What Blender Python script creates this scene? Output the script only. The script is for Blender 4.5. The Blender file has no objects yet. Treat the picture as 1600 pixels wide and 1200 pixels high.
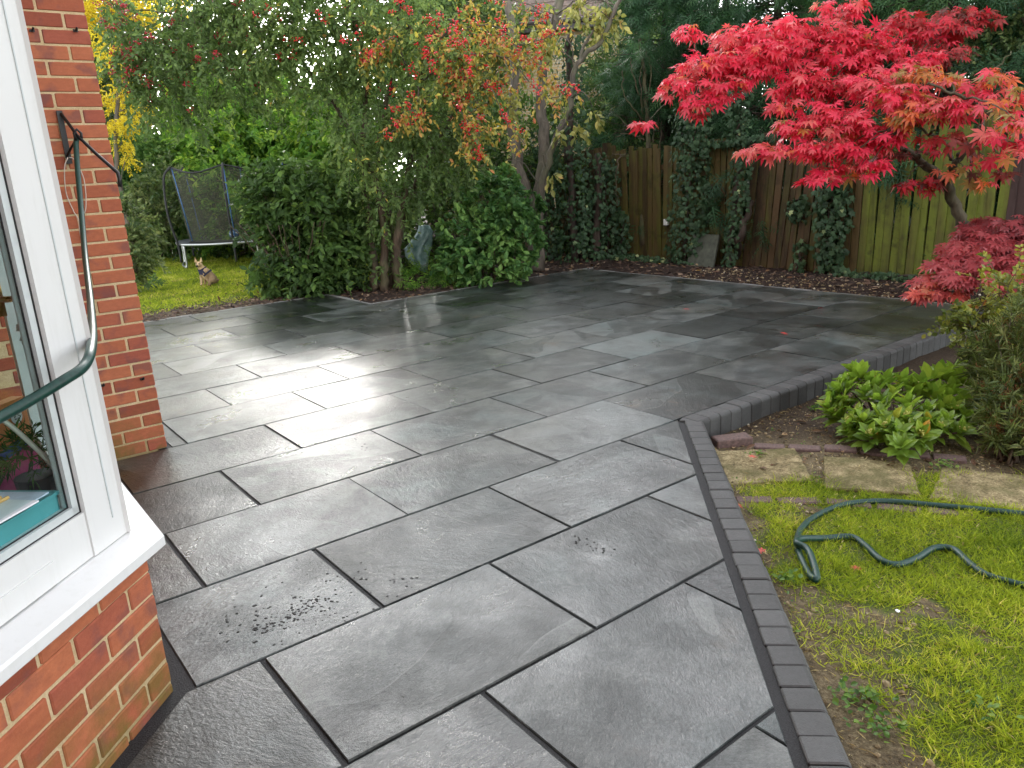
import bpy, bmesh, math
import numpy as np
from mathutils import Vector, Matrix

rng = np.random.default_rng(11)
scn = bpy.context.scene
col = scn.collection
R_ = math.radians

# ------------------------------------------------------------------ camera
FPX, PITCH, ROLL, YAW, EYE = 1200.56, R_(15.7027), R_(-3.2782), R_(37.0021), 1.46526
CD = np.array([math.sin(YAW)*math.cos(PITCH), math.cos(YAW)*math.cos(PITCH), -math.sin(PITCH)])
_r = np.array([math.cos(YAW), -math.sin(YAW), 0.0]); _u = np.cross(_r, CD)
CR = _r*math.cos(ROLL)+_u*math.sin(ROLL); CU = _u*math.cos(ROLL)-_r*math.sin(ROLL)
CP = np.array([0.0, 0.0, EYE])
cd = bpy.data.cameras.new('camera'); cam = bpy.data.objects.new('camera', cd); col.objects.link(cam)
cd.sensor_width = 36.0; cd.sensor_fit = 'HORIZONTAL'; cd.lens = FPX/1600*36.0
cd.clip_start = 0.05; cd.clip_end = 400
cam.matrix_world = Matrix(((CR[0], CU[0], -CD[0], CP[0]), (CR[1], CU[1], -CD[1], CP[1]), (CR[2], CU[2], -CD[2], CP[2]), (0, 0, 0, 1)))
scn.camera = cam

# ------------------------------------------------------------------ sky, sun, exposure (bright overcast)
SUN_EL, SUN_AZ = R_(20), R_(24)          # azimuth from +y towards +x
w = bpy.data.worlds.new('World'); scn.world = w; w.use_nodes = True
nt = w.node_tree; nt.nodes.clear()
sky = nt.nodes.new('ShaderNodeTexSky'); sky.sky_type = 'NISHITA'; sky.sun_disc = False
sky.sun_elevation = SUN_EL; sky.sun_rotation = SUN_AZ; sky.dust_density = 0.6; sky.air_density = 1.0; sky.ozone_density = 1.0
hs = nt.nodes.new('ShaderNodeHueSaturation'); hs.inputs['Saturation'].default_value = 0.13
bg = nt.nodes.new('ShaderNodeBackground'); bg.inputs['Strength'].default_value = 0.15
wo = nt.nodes.new('ShaderNodeOutputWorld')
nt.links.new(sky.outputs[0], hs.inputs['Color']); nt.links.new(hs.outputs[0], bg.inputs['Color']); nt.links.new(bg.outputs[0], wo.inputs['Surface'])
sl = bpy.data.lights.new('sun', 'SUN'); sl.energy = 0.5; sl.angle = R_(10); sl.color = (1.0, 0.96, 0.9)
so = bpy.data.objects.new('sun', sl); col.objects.link(so); so.location = (0, 0, 20)
sdir = Vector((math.sin(SUN_AZ)*math.cos(SUN_EL), math.cos(SUN_AZ)*math.cos(SUN_EL), math.sin(SUN_EL)))
so.rotation_euler = sdir.to_track_quat('Z', 'Y').to_euler()
vs = scn.view_settings; vs.view_transform = 'Standard'; vs.look = 'None'; vs.gamma = 1.0; vs.use_curve_mapping = False
vs.exposure = 2.5
scn.cycles.use_denoising = True
scn.cycles.max_bounces = 6; scn.cycles.diffuse_bounces = 3; scn.cycles.glossy_bounces = 3; scn.cycles.transmission_bounces = 4; scn.cycles.use_adaptive_sampling = True; scn.cycles.adaptive_threshold = 0.02; scn.cycles.transparent_max_bounces = 12; scn.cycles.caustics_reflective = False; scn.cycles.caustics_refractive = False

# ------------------------------------------------------------------ helpers
def at(px, py, d):                      # point seen at pixel (px, py) of the 1600x1200 photo, d metres into the view
    return CP + (CD + CR*(px-800)/FPX - CU*(py-600)/FPX)*d
def gr(px, py, z=0.0):                  # where that line of sight meets height z
    v = CD + CR*(px-800)/FPX - CU*(py-600)/FPX
    return CP + v*((z-EYE)/v[2])
def norm(a):
    a = np.asarray(a, float); return a/np.maximum(np.linalg.norm(a, axis=-1, keepdims=True), 1e-9)
def _h(ix, iy, s):
    n = (ix.astype(np.int64)*374761393 + iy.astype(np.int64)*668265263 + s*974711) & 0x7fffffff
    n = ((n ^ (n >> 13))*1274126177) & 0x7fffffff
    return ((n ^ (n >> 16)) & 0xffff)/65535.0
def vnoise(x, y, s=0):
    x = np.asarray(x, float); y = np.asarray(y, float)
    ix = np.floor(x); iy = np.floor(y); fx = x-ix; fy = y-iy
    fx = fx*fx*(3-2*fx); fy = fy*fy*(3-2*fy)
    a = _h(ix, iy, s); b = _h(ix+1, iy, s); c = _h(ix, iy+1, s); d = _h(ix+1, iy+1, s)
    return (a*(1-fx)+b*fx)*(1-fy)+(c*(1-fx)+d*fx)*fy
def fbm(x, y, s=0):
    return (vnoise(x, y, s)+0.5*vnoise(x*2.1, y*2.1, s+1)+0.25*vnoise(x*4.3, y*4.3, s+2))/1.75
def sstep(a, b, x):
    t = np.clip((x-a)/(b-a), 0, 1); return t*t*(3-2*t)
def spline(pts, n=8):
    p = np.asarray(pts, float); p = np.vstack([2*p[0]-p[1], p, 2*p[-1]-p[-2]]); out = []
    for i in range(1, len(p)-2):
        for k in range(n):
            t = k/n
            out.append(0.5*(2*p[i]+(p[i+1]-p[i-1])*t+(2*p[i-1]-5*p[i]+4*p[i+1]-p[i+2])*t*t+(3*p[i]-p[i-1]-3*p[i+1]+p[i+2])*t**3))
    out.append(p[-2]); return np.array(out)

WL = {}                                  # world origin of each object
def tag(o, label=None, cat=None, group=None, kind=None):
    if label: o['label'] = label
    if cat: o['category'] = cat
    if group: o['group'] = group
    if kind: o['kind'] = kind
    return o
def place(o, origin, parent=None):
    origin = np.asarray(origin, float); WL[o.name] = origin
    if parent is not None:
        o.parent = parent; o.location = Vector(origin-WL[parent.name])
    else: o.location = Vector(origin)
    return o
def thing(name, label, cat, loc=(0, 0, 0), group=None):
    o = bpy.data.objects.new(name, None); col.objects.link(o); o.empty_display_size = 0.1
    place(o, loc); return tag(o, label, cat, group)

BOXF = [(0, 3, 2, 1), (4, 5, 6, 7), (0, 1, 5, 4), (1, 2, 6, 5), (2, 3, 7, 6), (3, 0, 4, 7)]
class MB:
    def __init__(s): s.v = []; s.l = []; s.n = []; s.r = []; s.m = []; s.nv = 0
    def add(s, v, faces, rnd=0.5, mi=0):
        v = np.asarray(v, float); s.v.append(v)
        s.l.append(np.concatenate([np.asarray(f) for f in faces])+s.nv); s.n.append(np.array([len(f) for f in faces]))
        s.r.append(np.full(len(v), rnd) if np.isscalar(rnd) else np.asarray(rnd)); s.m.append(np.full(len(faces), mi)); s.nv += len(v)
        return s
    def inst(s, tmpl, pos, dirv, nrm, size, rnd=None, mi=0):
        tv, tf = tmpl; tv = np.asarray(tv, float); pos = np.asarray(pos, float); N = len(pos)
        if N == 0: return s
        y = norm(dirv); x = norm(np.cross(y, nrm)+1e-6); z = np.cross(x, y)
        size = np.asarray(size, float)
        if size.ndim == 0: size = np.full(N, float(size))
        if size.ndim == 1: size = np.repeat(size[:, None], 3, 1)
        v = pos[:, None, :]+(tv[None, :, 0, None]*size[:, None, 0:1])*x[:, None, :]+(tv[None, :, 1, None]*size[:, None, 1:2])*y[:, None, :]+(tv[None, :, 2, None]*size[:, None, 2:3])*z[:, None, :]
        k = len(tv); L = np.concatenate([np.asarray(f) for f in tf]); C = np.array([len(f) for f in tf])
        s.v.append(v.reshape(-1, 3)); s.l.append((L[None, :]+(np.arange(N)*k)[:, None]).ravel()+s.nv); s.n.append(np.tile(C, N))
        if rnd is None: rnd = rng.random(N)
        s.r.append(np.repeat(rnd, k)); s.m.append(np.full(len(C)*N, mi)); s.nv += N*k
        return s
    def tube(s, pts, rad, sides=6, rnd=0.5, mi=0, closed=False, cap=True):
        p = np.asarray(pts, float); n = len(p); rad = np.full(n, rad) if np.isscalar(rad) else np.asarray(rad, float)
        if len(rad) != n: rad = np.interp(np.linspace(0, 1, n), np.linspace(0, 1, len(rad)), rad)
        t = np.roll(p, -1, 0)-np.roll(p, 1, 0) if closed else np.gradient(p, axis=0)
        t = norm(t); up = np.array([0, 0, 1.0]) if abs(t[0][2]) < 0.9 else np.array([1.0, 0, 0])
        u = norm(np.cross(t[0], up)); U = []
        for i in range(n):
            u = u-t[i]*np.dot(u, t[i]); u = norm(u); U.append(u)
        U = np.array(U); V = np.cross(t, U); a = np.arange(sides)*2*math.pi/sides
        v = p[:, None, :]+rad[:, None, None]*(np.cos(a)[None, :, None]*U[:, None, :]+np.sin(a)[None, :, None]*V[:, None, :])
        f = []; m = n if closed else n-1
        for i in range(m):
            j = (i+1) % n
            for k in range(sides):
                k2 = (k+1) % sides; f.append((i*sides+k, i*sides+k2, j*sides+k2, j*sides+k))
        if cap and not closed:
            f.append(tuple(range(sides))[::-1]); f.append(tuple(range((n-1)*sides, n*sides)))
        return s.add(v.reshape(-1, 3), f, rnd, mi)
    def box(s, c, size, rot=None, rnd=0.5, mi=0):
        h = np.asarray(size, float)/2
        v = np.array([(-1, -1, -1), (1, -1, -1), (1, 1, -1), (-1, 1, -1), (-1, -1, 1), (1, -1, 1), (1, 1, 1), (-1, 1, 1)])*h
        if rot is not None: v = v@np.asarray(rot, float).T
        return s.add(v+np.asarray(c, float), BOXF, rnd, mi)
    def prism(s, poly, z0, z1, rnd=0.5, mi=0):
        n = len(poly); p = np.asarray(poly, float)
        v = np.vstack([np.c_[p, np.full(n, z0)], np.c_[p, np.full(n, z1)]])
        f = [tuple(range(n))[::-1], tuple(range(n, 2*n))]+[(i, (i+1) % n, n+(i+1) % n, n+i) for i in range(n)]
        return s.add(v, f, rnd, mi)
    def mesh(s, name, mats, origin=(0, 0, 0), smooth=False):
        v = np.concatenate(s.v)-np.asarray(origin, float); l = np.concatenate(s.l).astype(np.int32); n = np.concatenate(s.n).astype(np.int32)
        me = bpy.data.meshes.new(name); me.vertices.add(len(v)); me.vertices.foreach_set('co', v.astype(np.float32).ravel())
        me.loops.add(len(l)); me.loops.foreach_set('vertex_index', l); me.polygons.add(len(n))
        me.polygons.foreach_set('loop_start', np.concatenate([[0], np.cumsum(n)[:-1]]).astype(np.int32))
        me.polygons.foreach_set('material_index', np.concatenate(s.m).astype(np.int32))
        me.polygons.foreach_set('use_smooth', np.full(len(n), bool(smooth)))
        a = me.attributes.new('rnd', 'FLOAT', 'POINT'); a.data.foreach_set('value', np.concatenate(s.r).astype(np.float32))
        for m in (mats if isinstance(mats, (list, tuple)) else [mats]): me.materials.append(m)
        me.update(calc_edges=True); me.validate()
        return me
    def build(s, name, mats, parent=None, origin=None, smooth=False):
        if origin is None: origin = WL[parent.name] if parent is not None else (0, 0, 0)
        o = bpy.data.objects.new(name, s.mesh(name, mats, origin, smooth)); col.objects.link(o)
        return place(o, origin, parent)
def rotz(a): c, q = math.cos(a), math.sin(a); return np.array([[c, -q, 0], [q, c, 0], [0, 0, 1]])
def rotx(a): c, q = math.cos(a), math.sin(a); return np.array([[1, 0, 0], [0, c, -q], [0, q, c]])
def roty(a): c, q = math.cos(a), math.sin(a); return np.array([[c, 0, q], [0, 1, 0], [-q, 0, c]])
def link_copy(name, me, loc, parent, rz=0.0, rot=None):
    o = bpy.data.objects.new(name, me); col.objects.link(o); place(o, loc, parent)
    o.rotation_euler = rot if rot is not None else (0, 0, rz); return o
def bevel_box(name, size, off, mat, seg=1):
    bm = bmesh.new(); bmesh.ops.create_cube(bm, size=1.0)
    bmesh.ops.scale(bm, vec=size, verts=bm.verts); bmesh.ops.bevel(bm, geom=bm.edges[:], offset=off, segments=seg, affect='EDGES', profile=0.6)
    me = bpy.data.meshes.new(name); bm.to_mesh(me); bm.free(); me.materials.append(mat); return me

# ------------------------------------------------------------------ material helpers
def lnk(nt, sock, v):
    if isinstance(v, bpy.types.NodeSocket): nt.links.new(v, sock)
    elif hasattr(sock.default_value, '__len__') and not isinstance(v, str) and hasattr(v, '__len__') and len(v) == 3 and len(sock.default_value) == 4: sock.default_value = (*v, 1)
    else: sock.default_value = v
def nd(nt, typ, props=None, ins=None, out=0):
    n = nt.nodes.new('ShaderNode'+typ)
    for k, v in (props or {}).items(): setattr(n, k, v)
    for k, v in (ins or {}).items(): lnk(nt, n.inputs[k], v)
    return n.outputs[out]
def noise(nt, vec, scale, detail=4, rough=0.55, dist=0.0): return nd(nt, 'TexNoise', None, {'Vector': vec, 'Scale': scale, 'Detail': detail, 'Roughness': rough, 'Distortion': dist})
def mth(nt, op, a, b=0.0, clamp=False): return nd(nt, 'Math', {'operation': op, 'use_clamp': clamp}, {0: a, 1: b})
def vmth(nt, op, a, b): return nd(nt, 'VectorMath', {'operation': op}, {0: a, 1: b})
def mixc(nt, f, a, b, blend='MIX'): return nd(nt, 'Mix', {'data_type': 'RGBA', 'blend_type': blend}, {0: f, 6: a, 7: b}, 2)
def ramp(nt, f, stops, interp='LINEAR'):
    n = nt.nodes.new('ShaderNodeValToRGB'); n.color_ramp.interpolation = interp; e = n.color_ramp.elements
    while len(e) < len(stops): e.new(0.5)
    for q, (p, c) in zip(e, stops):
        q.position = p; q.color = (*c, 1) if hasattr(c, '__len__') else (c, c, c, 1)
    nt.links.new(f, n.inputs[0]); return n.outputs[0]
def mapr(nt, v, a, b, c, d): return nd(nt, 'MapRange', None, {'Value': v, 'From Min': a, 'From Max': b, 'To Min': c, 'To Max': d})
def newmat(name):
    m = bpy.data.materials.new(name); m.use_nodes = True; nt = m.node_tree; b = nt.nodes['Principled BSDF']; return m, nt, b
def setb(nt, b, **k):
    names = dict(color='Base Color', rough='Roughness', spec='Specular IOR Level', metal='Metallic', normal='Normal', coat='Coat Weight', coatr='Coat Roughness', alpha='Alpha', trans='Transmission Weight', ior='IOR', sss='Subsurface Weight')
    for q, v in k.items(): lnk(nt, b.inputs[names[q]], v)
def bump(nt, h, strength=0.5, dist=0.01, normal=None):
    ins = {'Height': h, 'Strength': strength, 'Distance': dist}
    if normal is not None: ins['Normal'] = normal
    return nd(nt, 'Bump', None, ins)
def geo(nt, out=0): return nd(nt, 'NewGeometry', None, None, out)
def objc(nt): return nd(nt, 'TexCoord', None, None, 3)
def orand(nt): return nd(nt, 'ObjectInfo', None, None, 5)
def attr(nt, name='rnd'): return nd(nt, 'Attribute', {'attribute_name': name}, None, 2)

def simple(name, c, rough=0.5, spec=0.5, metal=0.0, nscale=30.0, var=0.12, bstr=0.15, bdist=0.003):
    m, nt, b = newmat(name); p = objc(nt)
    n = noise(nt, p, nscale, 5)
    c2 = tuple(min(1, x*(1+var)) for x in c); c1 = tuple(x*(1-var) for x in c)
    setb(nt, b, color=ramp(nt, n, [(0.3, c1), (0.7, c2)]), rough=mapr(nt, n, 0.3, 0.7, max(0.02, rough-0.06), min(1, rough+0.06)), spec=spec, metal=metal, normal=bump(nt, n, bstr, bdist))
    return m
def leafmat(name, stops, rough=0.42, spec=0.45, trans=0.35, gain=1.0):
    m, nt, b = newmat(name); r = attr(nt)
    c = ramp(nt, r, [(p, tuple(min(0.8, x*gain) for x in q)) for p, q in stops])
    n = noise(nt, geo(nt), 45, 2)
    c = mixc(nt, mapr(nt, n, 0.35, 0.7, 0.0, 0.35), c, mixc(nt, 1.0, c, (0.72, 0.75, 0.6), 'MULTIPLY'))
    setb(nt, b, color=c, rough=rough, spec=spec)
    tr = nd(nt, 'BsdfTranslucent', None, {'Color': mixc(nt, 0.5, c, mixc(nt, 1.0, c, (1.25, 1.25, 0.7), 'MULTIPLY'))})
    mx = nd(nt, 'MixShader', None, {0: trans, 1: b.outputs[0], 2: tr})
    nt.links.new(mx, nt.nodes['Material Output'].inputs[0]); return m
def barkmat(name, c1, c2, c3=None, scale=14):
    m, nt, b = newmat(name); p = vmth(nt, 'MULTIPLY', geo(nt), (1, 1, 0.28))
    n = noise(nt, p, scale, 6, 0.65, 0.4); n2 = noise(nt, geo(nt), 3.0, 3)
    c = ramp(nt, n, [(0.32, c1), (0.68, c2)])
    if c3: c = mixc(nt, mapr(nt, n2, 0.48, 0.68, 0, 0.8), c, c3)
    setb(nt, b, color=c, rough=0.75, spec=0.3, normal=bump(nt, n, 0.9, 0.012)); return m
# ------------------------------------------------------------------ patio: wet riven slate slabs
def slate_material(name, edge=False):
    m, nt, b = newmat(name); p = objc(nt); r = orand(nt)
    off = nd(nt, 'CombineXYZ', None, {0: mth(nt, 'MULTIPLY', r, 137.0), 1: mth(nt, 'MULTIPLY', r, 71.0), 2: mth(nt, 'MULTIPLY', r, 311.0)})
    q = vmth(nt, 'ADD', p, off)
    # each slab is riven along its own direction: turn and stretch the coordinates by its random number
    ang = mth(nt, 'MULTIPLY', r, 6.28)
    qr = nd(nt, 'VectorRotate', {'rotation_type': 'Z_AXIS'}, {'Vector': q, 'Angle': ang})
    qs = vmth(nt, 'MULTIPLY', qr, (0.8, 1.7, 1.0))
    fine = noise(nt, vmth(nt, 'MULTIPLY', qr, (1.0, 1.9, 1.0)), 78, 6, 0.74, 0.3)
    big = noise(nt, qs, 0.95, 2.5, 0.42, 0.25)
    lev = mth(nt, 'MULTIPLY', big, mapr(nt, r, 0, 1, 4.0, 9.0)); fl = mth(nt, 'FLOOR', lev); fr = mth(nt, 'SUBTRACT', lev, fl)
    lt = nd(nt, 'TexWhiteNoise', {'noise_dimensions': '1D'}, {'W': mth(nt, 'ADD', mth(nt, 'MULTIPLY', fl, 3.71), mth(nt, 'MULTIPLY', r, 50.0))})   # tone of each riven layer
    brk = noise(nt, q, 3.1, 3, 0.6)
    lip = mth(nt, 'MULTIPLY', mapr(nt, mth(nt, 'ADD', fr, mth(nt, 'MULTIPLY', mth(nt, 'SUBTRACT', fine, 0.5), 0.05)), 0.0, 0.035, 1.0, 0.0), mapr(nt, brk, 0.46, 0.60, 0.0, 1.0))       # broken lip of a layer; its edge highlight is painted in as pale colour
    cloud = noise(nt, q, 4.5, 5, 0.62, 0.6)
    grit = noise(nt, q, 210, 3, 0.6)
    tone = mth(nt, 'ADD', mth(nt, 'MULTIPLY', lt, 0.19), mth(nt, 'ADD', mth(nt, 'MULTIPLY', cloud, 0.62), mth(nt, 'ADD', mth(nt, 'MULTIPLY', fine, 0.46), mth(nt, 'MULTIPLY', grit, 0.16))))
    tone = mth(nt, 'ADD', tone, mth(nt, 'MULTIPLY', mth(nt, 'SUBTRACT', nd(nt, 'TexWhiteNoise', {'noise_dimensions': '1D'}, {'W': mth(nt, 'MULTIPLY', r, 913.0)}), 0.5), 0.24))
    c = ramp(nt, tone, [(0.55, (0.0095, 0.0120, 0.0118)), (0.72, (0.042, 0.048, 0.0475)), (0.92, (0.140, 0.153, 0.150))])
    hue = noise(nt, q, 1.6, 2)
    c = mixc(nt, mapr(nt, hue, 0.52, 0.70, 0, 0.5), c, mixc(nt, 1.0, c, (0.80, 1.06, 1.08), 'MULTIPLY'))
    c = mixc(nt, mapr(nt, hue, 0.48, 0.34, 0, 0.4), c, mixc(nt, 1.0, c, (1.10, 1.03, 0.88), 'MULTIPLY'))
    rust = mth(nt, 'MULTIPLY', mapr(nt, noise(nt, q, 5.0, 4, 0.6), 0.60, 0.72, 0, 0.5), mapr(nt, r, 0.84, 0.88, 0, 1))
    c = mixc(nt, rust, c, (0.12, 0.075, 0.038))
    c = mixc(nt, mth(nt, 'MULTIPLY', lip, 0.42), c, (0.22, 0.23, 0.22))
    vein = mth(nt, 'ABSOLUTE', mth(nt, 'SUBTRACT', noise(nt, q, 1.5, 2, 0.4, 0.8), 0.5))
    c = mixc(nt, mth(nt, 'MULTIPLY', mapr(nt, vein, 0.0, 0.0018, 0.16, 0.0), mapr(nt, brk, 0.5, 0.6, 0, 1)), c, (0.30, 0.31, 0.30))
    if edge:
        setb(nt, b, color=c, rough=0.75, spec=0.2); return m
    wet = noise(nt, q, 2.3, 4, 0.6, 0.4)
    mid = noise(nt, vmth(nt, 'MULTIPLY', qr, (1.0, 1.7, 1.0)), 27, 4, 0.62, 0.5)
    rough = mapr(nt, mth(nt, 'ADD', wet, mth(nt, 'MULTIPLY', fine, 0.25)), 0.42, 0.85, 0.24, 0.50)
    h = mth(nt, 'ADD', mth(nt, 'MULTIPLY', fl, 0.0011), mth(nt, 'MULTIPLY', lip, 0.0006))
    h = mth(nt, 'ADD', h, mth(nt, 'ADD', mth(nt, 'ADD', mth(nt, 'MULTIPLY', fine, 0.0028), mth(nt, 'MULTIPLY', mid, 0.0030)), mth(nt, 'MULTIPLY', grit, 0.0007)))
    h = mth(nt, 'ADD', h, mth(nt, 'MULTIPLY', cloud, 0.0035))
    setb(nt, b, color=c, rough=rough, spec=0.3, normal=bump(nt, h, 1.0, 1.0), coat=mapr(nt, wet, 0.35, 0.6, 1.0, 0.45), coatr=0.05)
    lnk(nt, b.inputs['Coat Normal'], bump(nt, mth(nt, 'ADD', mth(nt, 'ADD', mth(nt, 'MULTIPLY', fine, 0.0013), mth(nt, 'MULTIPLY', mid, 0.0034)), mth(nt, 'ADD', mth(nt, 'MULTIPLY', cloud, 0.0052), mth(nt, 'MULTIPLY', fl, 0.0006))), 1.0, 1.0))
    return m
SLATE = [slate_material('wet_slate'), slate_material('slate_edge', True)]
def grout_material():
    m, nt, b = newmat('wet_black_grout'); p = geo(nt); n = noise(nt, p, 220, 4, 0.7)
    c = ramp(nt, n, [(0.3, (0.007, 0.007, 0.008)), (0.7, (0.030, 0.031, 0.034)), (0.86, (0.10, 0.10, 0.11))])
    setb(nt, b, color=c, rough=0.62, spec=0.3, normal=bump(nt, n, 0.8, 0.004)); return m
GROUT = grout_material()

YL = lambda k: 1.018+0.6*k
SLAB = 0.8935
DA = np.array([1.611, 1.017]); DB = np.array([3.3, 2.79]); DDIR = norm(DB-DA); DN = np.array([DDIR[1], -DDIR[0]])   # diagonal kerb, DN points to the lawn
BC = np.array([0.35, 2.26]); BN = np.array([1, -1])/2**0.5; BS = np.array([-1, -1])/2**0.5                              # bay corner, its splayed face
PIERX, PIERY, RIGHTX, NOTCHX = 0.945, 4.655, 7.62, 4.16

pb = MB()
def quad(*p): pb.add(np.c_[np.array(p), np.full(len(p), -0.006)], [tuple(range(len(p)))])
quad((PIERX-0.05, YL(6)-0.1), (NOTCHX, YL(6)-0.1), (NOTCHX, YL(14)), (PIERX-0.05, YL(14)))
quad((NOTCHX, YL(6)-0.1), (RIGHTX, YL(6)-0.1), (RIGHTX, YL(12)), (NOTCHX, YL(12)))
quad((-0.2, YL(3)), (RIGHTX, YL(3)), (RIGHTX, YL(6)-0.1), (-0.2, YL(6)-0.1))
e0 = DA-DDIR*4.2+DN*0.034; e1 = DA+DDIR*((YL(3)-DA[1])/DDIR[1])+DN*0.034
quad((-3.2, e0[1]), tuple(e0), tuple(e1), (-0.3, YL(3)), (-0.2, 1.7), (-3.2, 1.7))
patio = pb.build('patio', GROUT); patio['kind'] = 'structure'

def clip(poly, n, c):                    # keep n.p <= c
    out = []
    for i in range(len(poly)):
        a, b = np.array(poly[i]), np.array(poly[(i+1) % len(poly)]); da, db = a@n-c, b@n-c
        if da <= 0: out.append(a)
        if da*db < 0: out.append(a+(b-a)*da/(da-db))
    return out
def inset(poly, d):
    p = poly
    n = len(poly)
    for i in range(n):
        a, b = np.array(poly[i]), np.array(poly[(i+1) % n]); e = b-a; L = np.linalg.norm(e)
        if L < 1e-4: continue
        nn = np.array([e[1], -e[0]])/L; p = clip(p, nn, a@nn-d)
    return p
def area(p):
    p = np.array(p); return 0.5*abs(np.sum(p[:, 0]*np.roll(p[:, 1], -1)-p[:, 1]*np.roll(p[:, 0], -1)))
for k in range(-3, 14):
    u0 = (1.047 if k % 2 == 0 else 0.612)
    for j in range(-6, 10):
        x0 = u0+j*SLAB+rng.normal(0, 0.004)
        P = [(x0, YL(k)), (x0+SLAB, YL(k)), (x0+SLAB, YL(k+1)), (x0, YL(k+1))]
        if k < 3: P = clip(P, DN, DA@DN)
        if k >= 3: P = clip(P, np.array([1, 0]), RIGHTX)
        if k >= 12: P = clip(P, np.array([1, 0]), NOTCHX) if P else P
        if not P: continue
        if k <= 1: P = clip(P, -BN, -(BC@BN+0.045))
        elif k <= 5: P = clip(P, np.array([-1, 0]), -0.40)
        else: P = clip(P, np.array([-1, 0]), -(PIERX+0.015))
        if k <= 1 and P: P = clip(P, np.array([-1, 0]), 0.66)
        if len(P) < 3 or area(P) < 0.004: continue
        w_ = 0.0046 if k > 2 else 0.0056
        Q = inset(P, w_); T = inset(P, w_+0.003)
        if len(Q) < 3 or len(T) != len(Q): continue
        Q = np.array(Q); T = np.array(T); c = Q.mean(0); n = len(Q)
        tx, ty, dz = rng.normal(0, 0.0012), rng.normal(0, 0.0012), rng.normal(0, 0.0008)
        zt = lambda q: (q-c)@np.array([tx, ty])+dz
        jag = lambda q: q+rng.normal(0, 0.0006, q.shape)
        V = np.vstack([np.c_[Q, np.full(n, -0.03)], np.c_[jag(Q), zt(Q)-0.0035], np.c_[jag(T), zt(T)]])
        F = [tuple(range(2*n, 3*n))]+[(i, (i+1) % n, n+(i+1) % n, n+i) for i in range(n)]+[(n+i, n+(i+1) % n, 2*n+(i+1) % n, 2*n+i) for i in range(n)]
        sb_ = MB().add(V, F); sb_.m[0][1:] = 1; sb_.build('paving_slab', SLATE, patio, origin=(c[0], c[1], 0))

# ------------------------------------------------------------------ kerb of charcoal setts, level on the diagonal and standing proud of the bed on the right
def kerb_material():
    m, nt, b = newmat('charcoal_concrete'); p = geo(nt); r = orand(nt)
    n = noise(nt, p, 60, 6, 0.7); s = noise(nt, p, 260, 2); big = noise(nt, p, 7, 3)
    t = mth(nt, 'ADD', mth(nt, 'MULTIPLY', n, 0.5), mth(nt, 'ADD', mth(nt, 'MULTIPLY', r, 0.28), mth(nt, 'MULTIPLY', big, 0.3)))
    c = ramp(nt, t, [(0.3, (0.030, 0.031, 0.031)), (0.8, (0.078, 0.080, 0.080))])
    c = mixc(nt, mapr(nt, s, 0.66, 0.74, 0, 0.6), c, (0.015, 0.015, 0.016))
    setb(nt, b, color=c, rough=mapr(nt, big, 0.35, 0.65, 0.42, 0.62), spec=0.4, normal=bump(nt, mth(nt, 'ADD', n, s), 0.5, 0.0025)); return m
KERB = kerb_material()
def kerb_mesh(name, length, width, height):
    # section across (a: 0 inner .. width outer), rounded outer top edge
    r_ = 0.022; pts = [(0.0, -height), (0.0, -0.004), (0.004, 0.0), (width-r_, 0.0)]
    pts += [(width-r_+r_*math.sin(t), -r_+r_*math.cos(t)) for t in (0.5, 1.05, 1.57)]+[(width, -height)]
    n = len(pts); g_ = 0.0012; V = []
    for x, ins in ((-length/2+g_, 0.004), (-length/2+g_+0.004, 0), (length/2-g_-0.004, 0), (length/2-g_, 0.004)):
        V += [(x, min(max(a, ins), width-ins), zz-ins if zz > -height+0.01 else zz) for a, zz in pts]
    F = [tuple(range(n)), tuple(range(3*n, 4*n))[::-1]]
    for q in range(3):
        F += [(q*n+i, (q+1)*n+i, (q+1)*n+(i+1) % n, q*n+(i+1) % n) for i in range(n)]
    return MB().add(V, F).mesh(name, KERB)
kq0 = DA-DDIR*1.8+DN*0.03; kq1 = DB+DN*0.03
kerb = MB().prism([tuple(kq0), tuple(kq0+DN*0.1), tuple(kq1+DN*0.1), tuple(kq1)], -0.26, -0.18).build('kerb', KERB); kerb['kind'] = 'structure'
KM = [kerb_mesh('kerb_block', 0.098, 0.108, 0.17), kerb_mesh('kerb_block', 0.098, 0.125, 0.28)]
ang = math.atan2(DDIR[1], DDIR[0])
n_d = 43
for i in range(n_d):                     # runs from the corner towards the camera; local +y of the block must point to the lawn
    p = DA+DDIR*((DB-DA)@DDIR-0.05-i*0.0985)+DN*(0.030+rng.normal(0, 0.0012))
    o = link_copy('kerb_block', KM[0], (p[0], p[1], 0.004+rng.normal(0, 0.0015)), kerb, ang+math.pi+rng.normal(0, 0.006))
for i in range(43):
    x = 3.40+i*0.0995
    o = link_copy('kerb_block', KM[1], (x, YL(3)-0.006+rng.normal(0, 0.0012), 0.006+rng.normal(0, 0.0015)), kerb, math.pi+rng.normal(0, 0.005))
MB().prism([(3.355, 2.812), (3.300, 2.790), (3.375, 2.700), (3.40, 2.688), (3.356, 2.80)], -0.26, 0.004).build('kerb_block', KERB, kerb)
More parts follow.
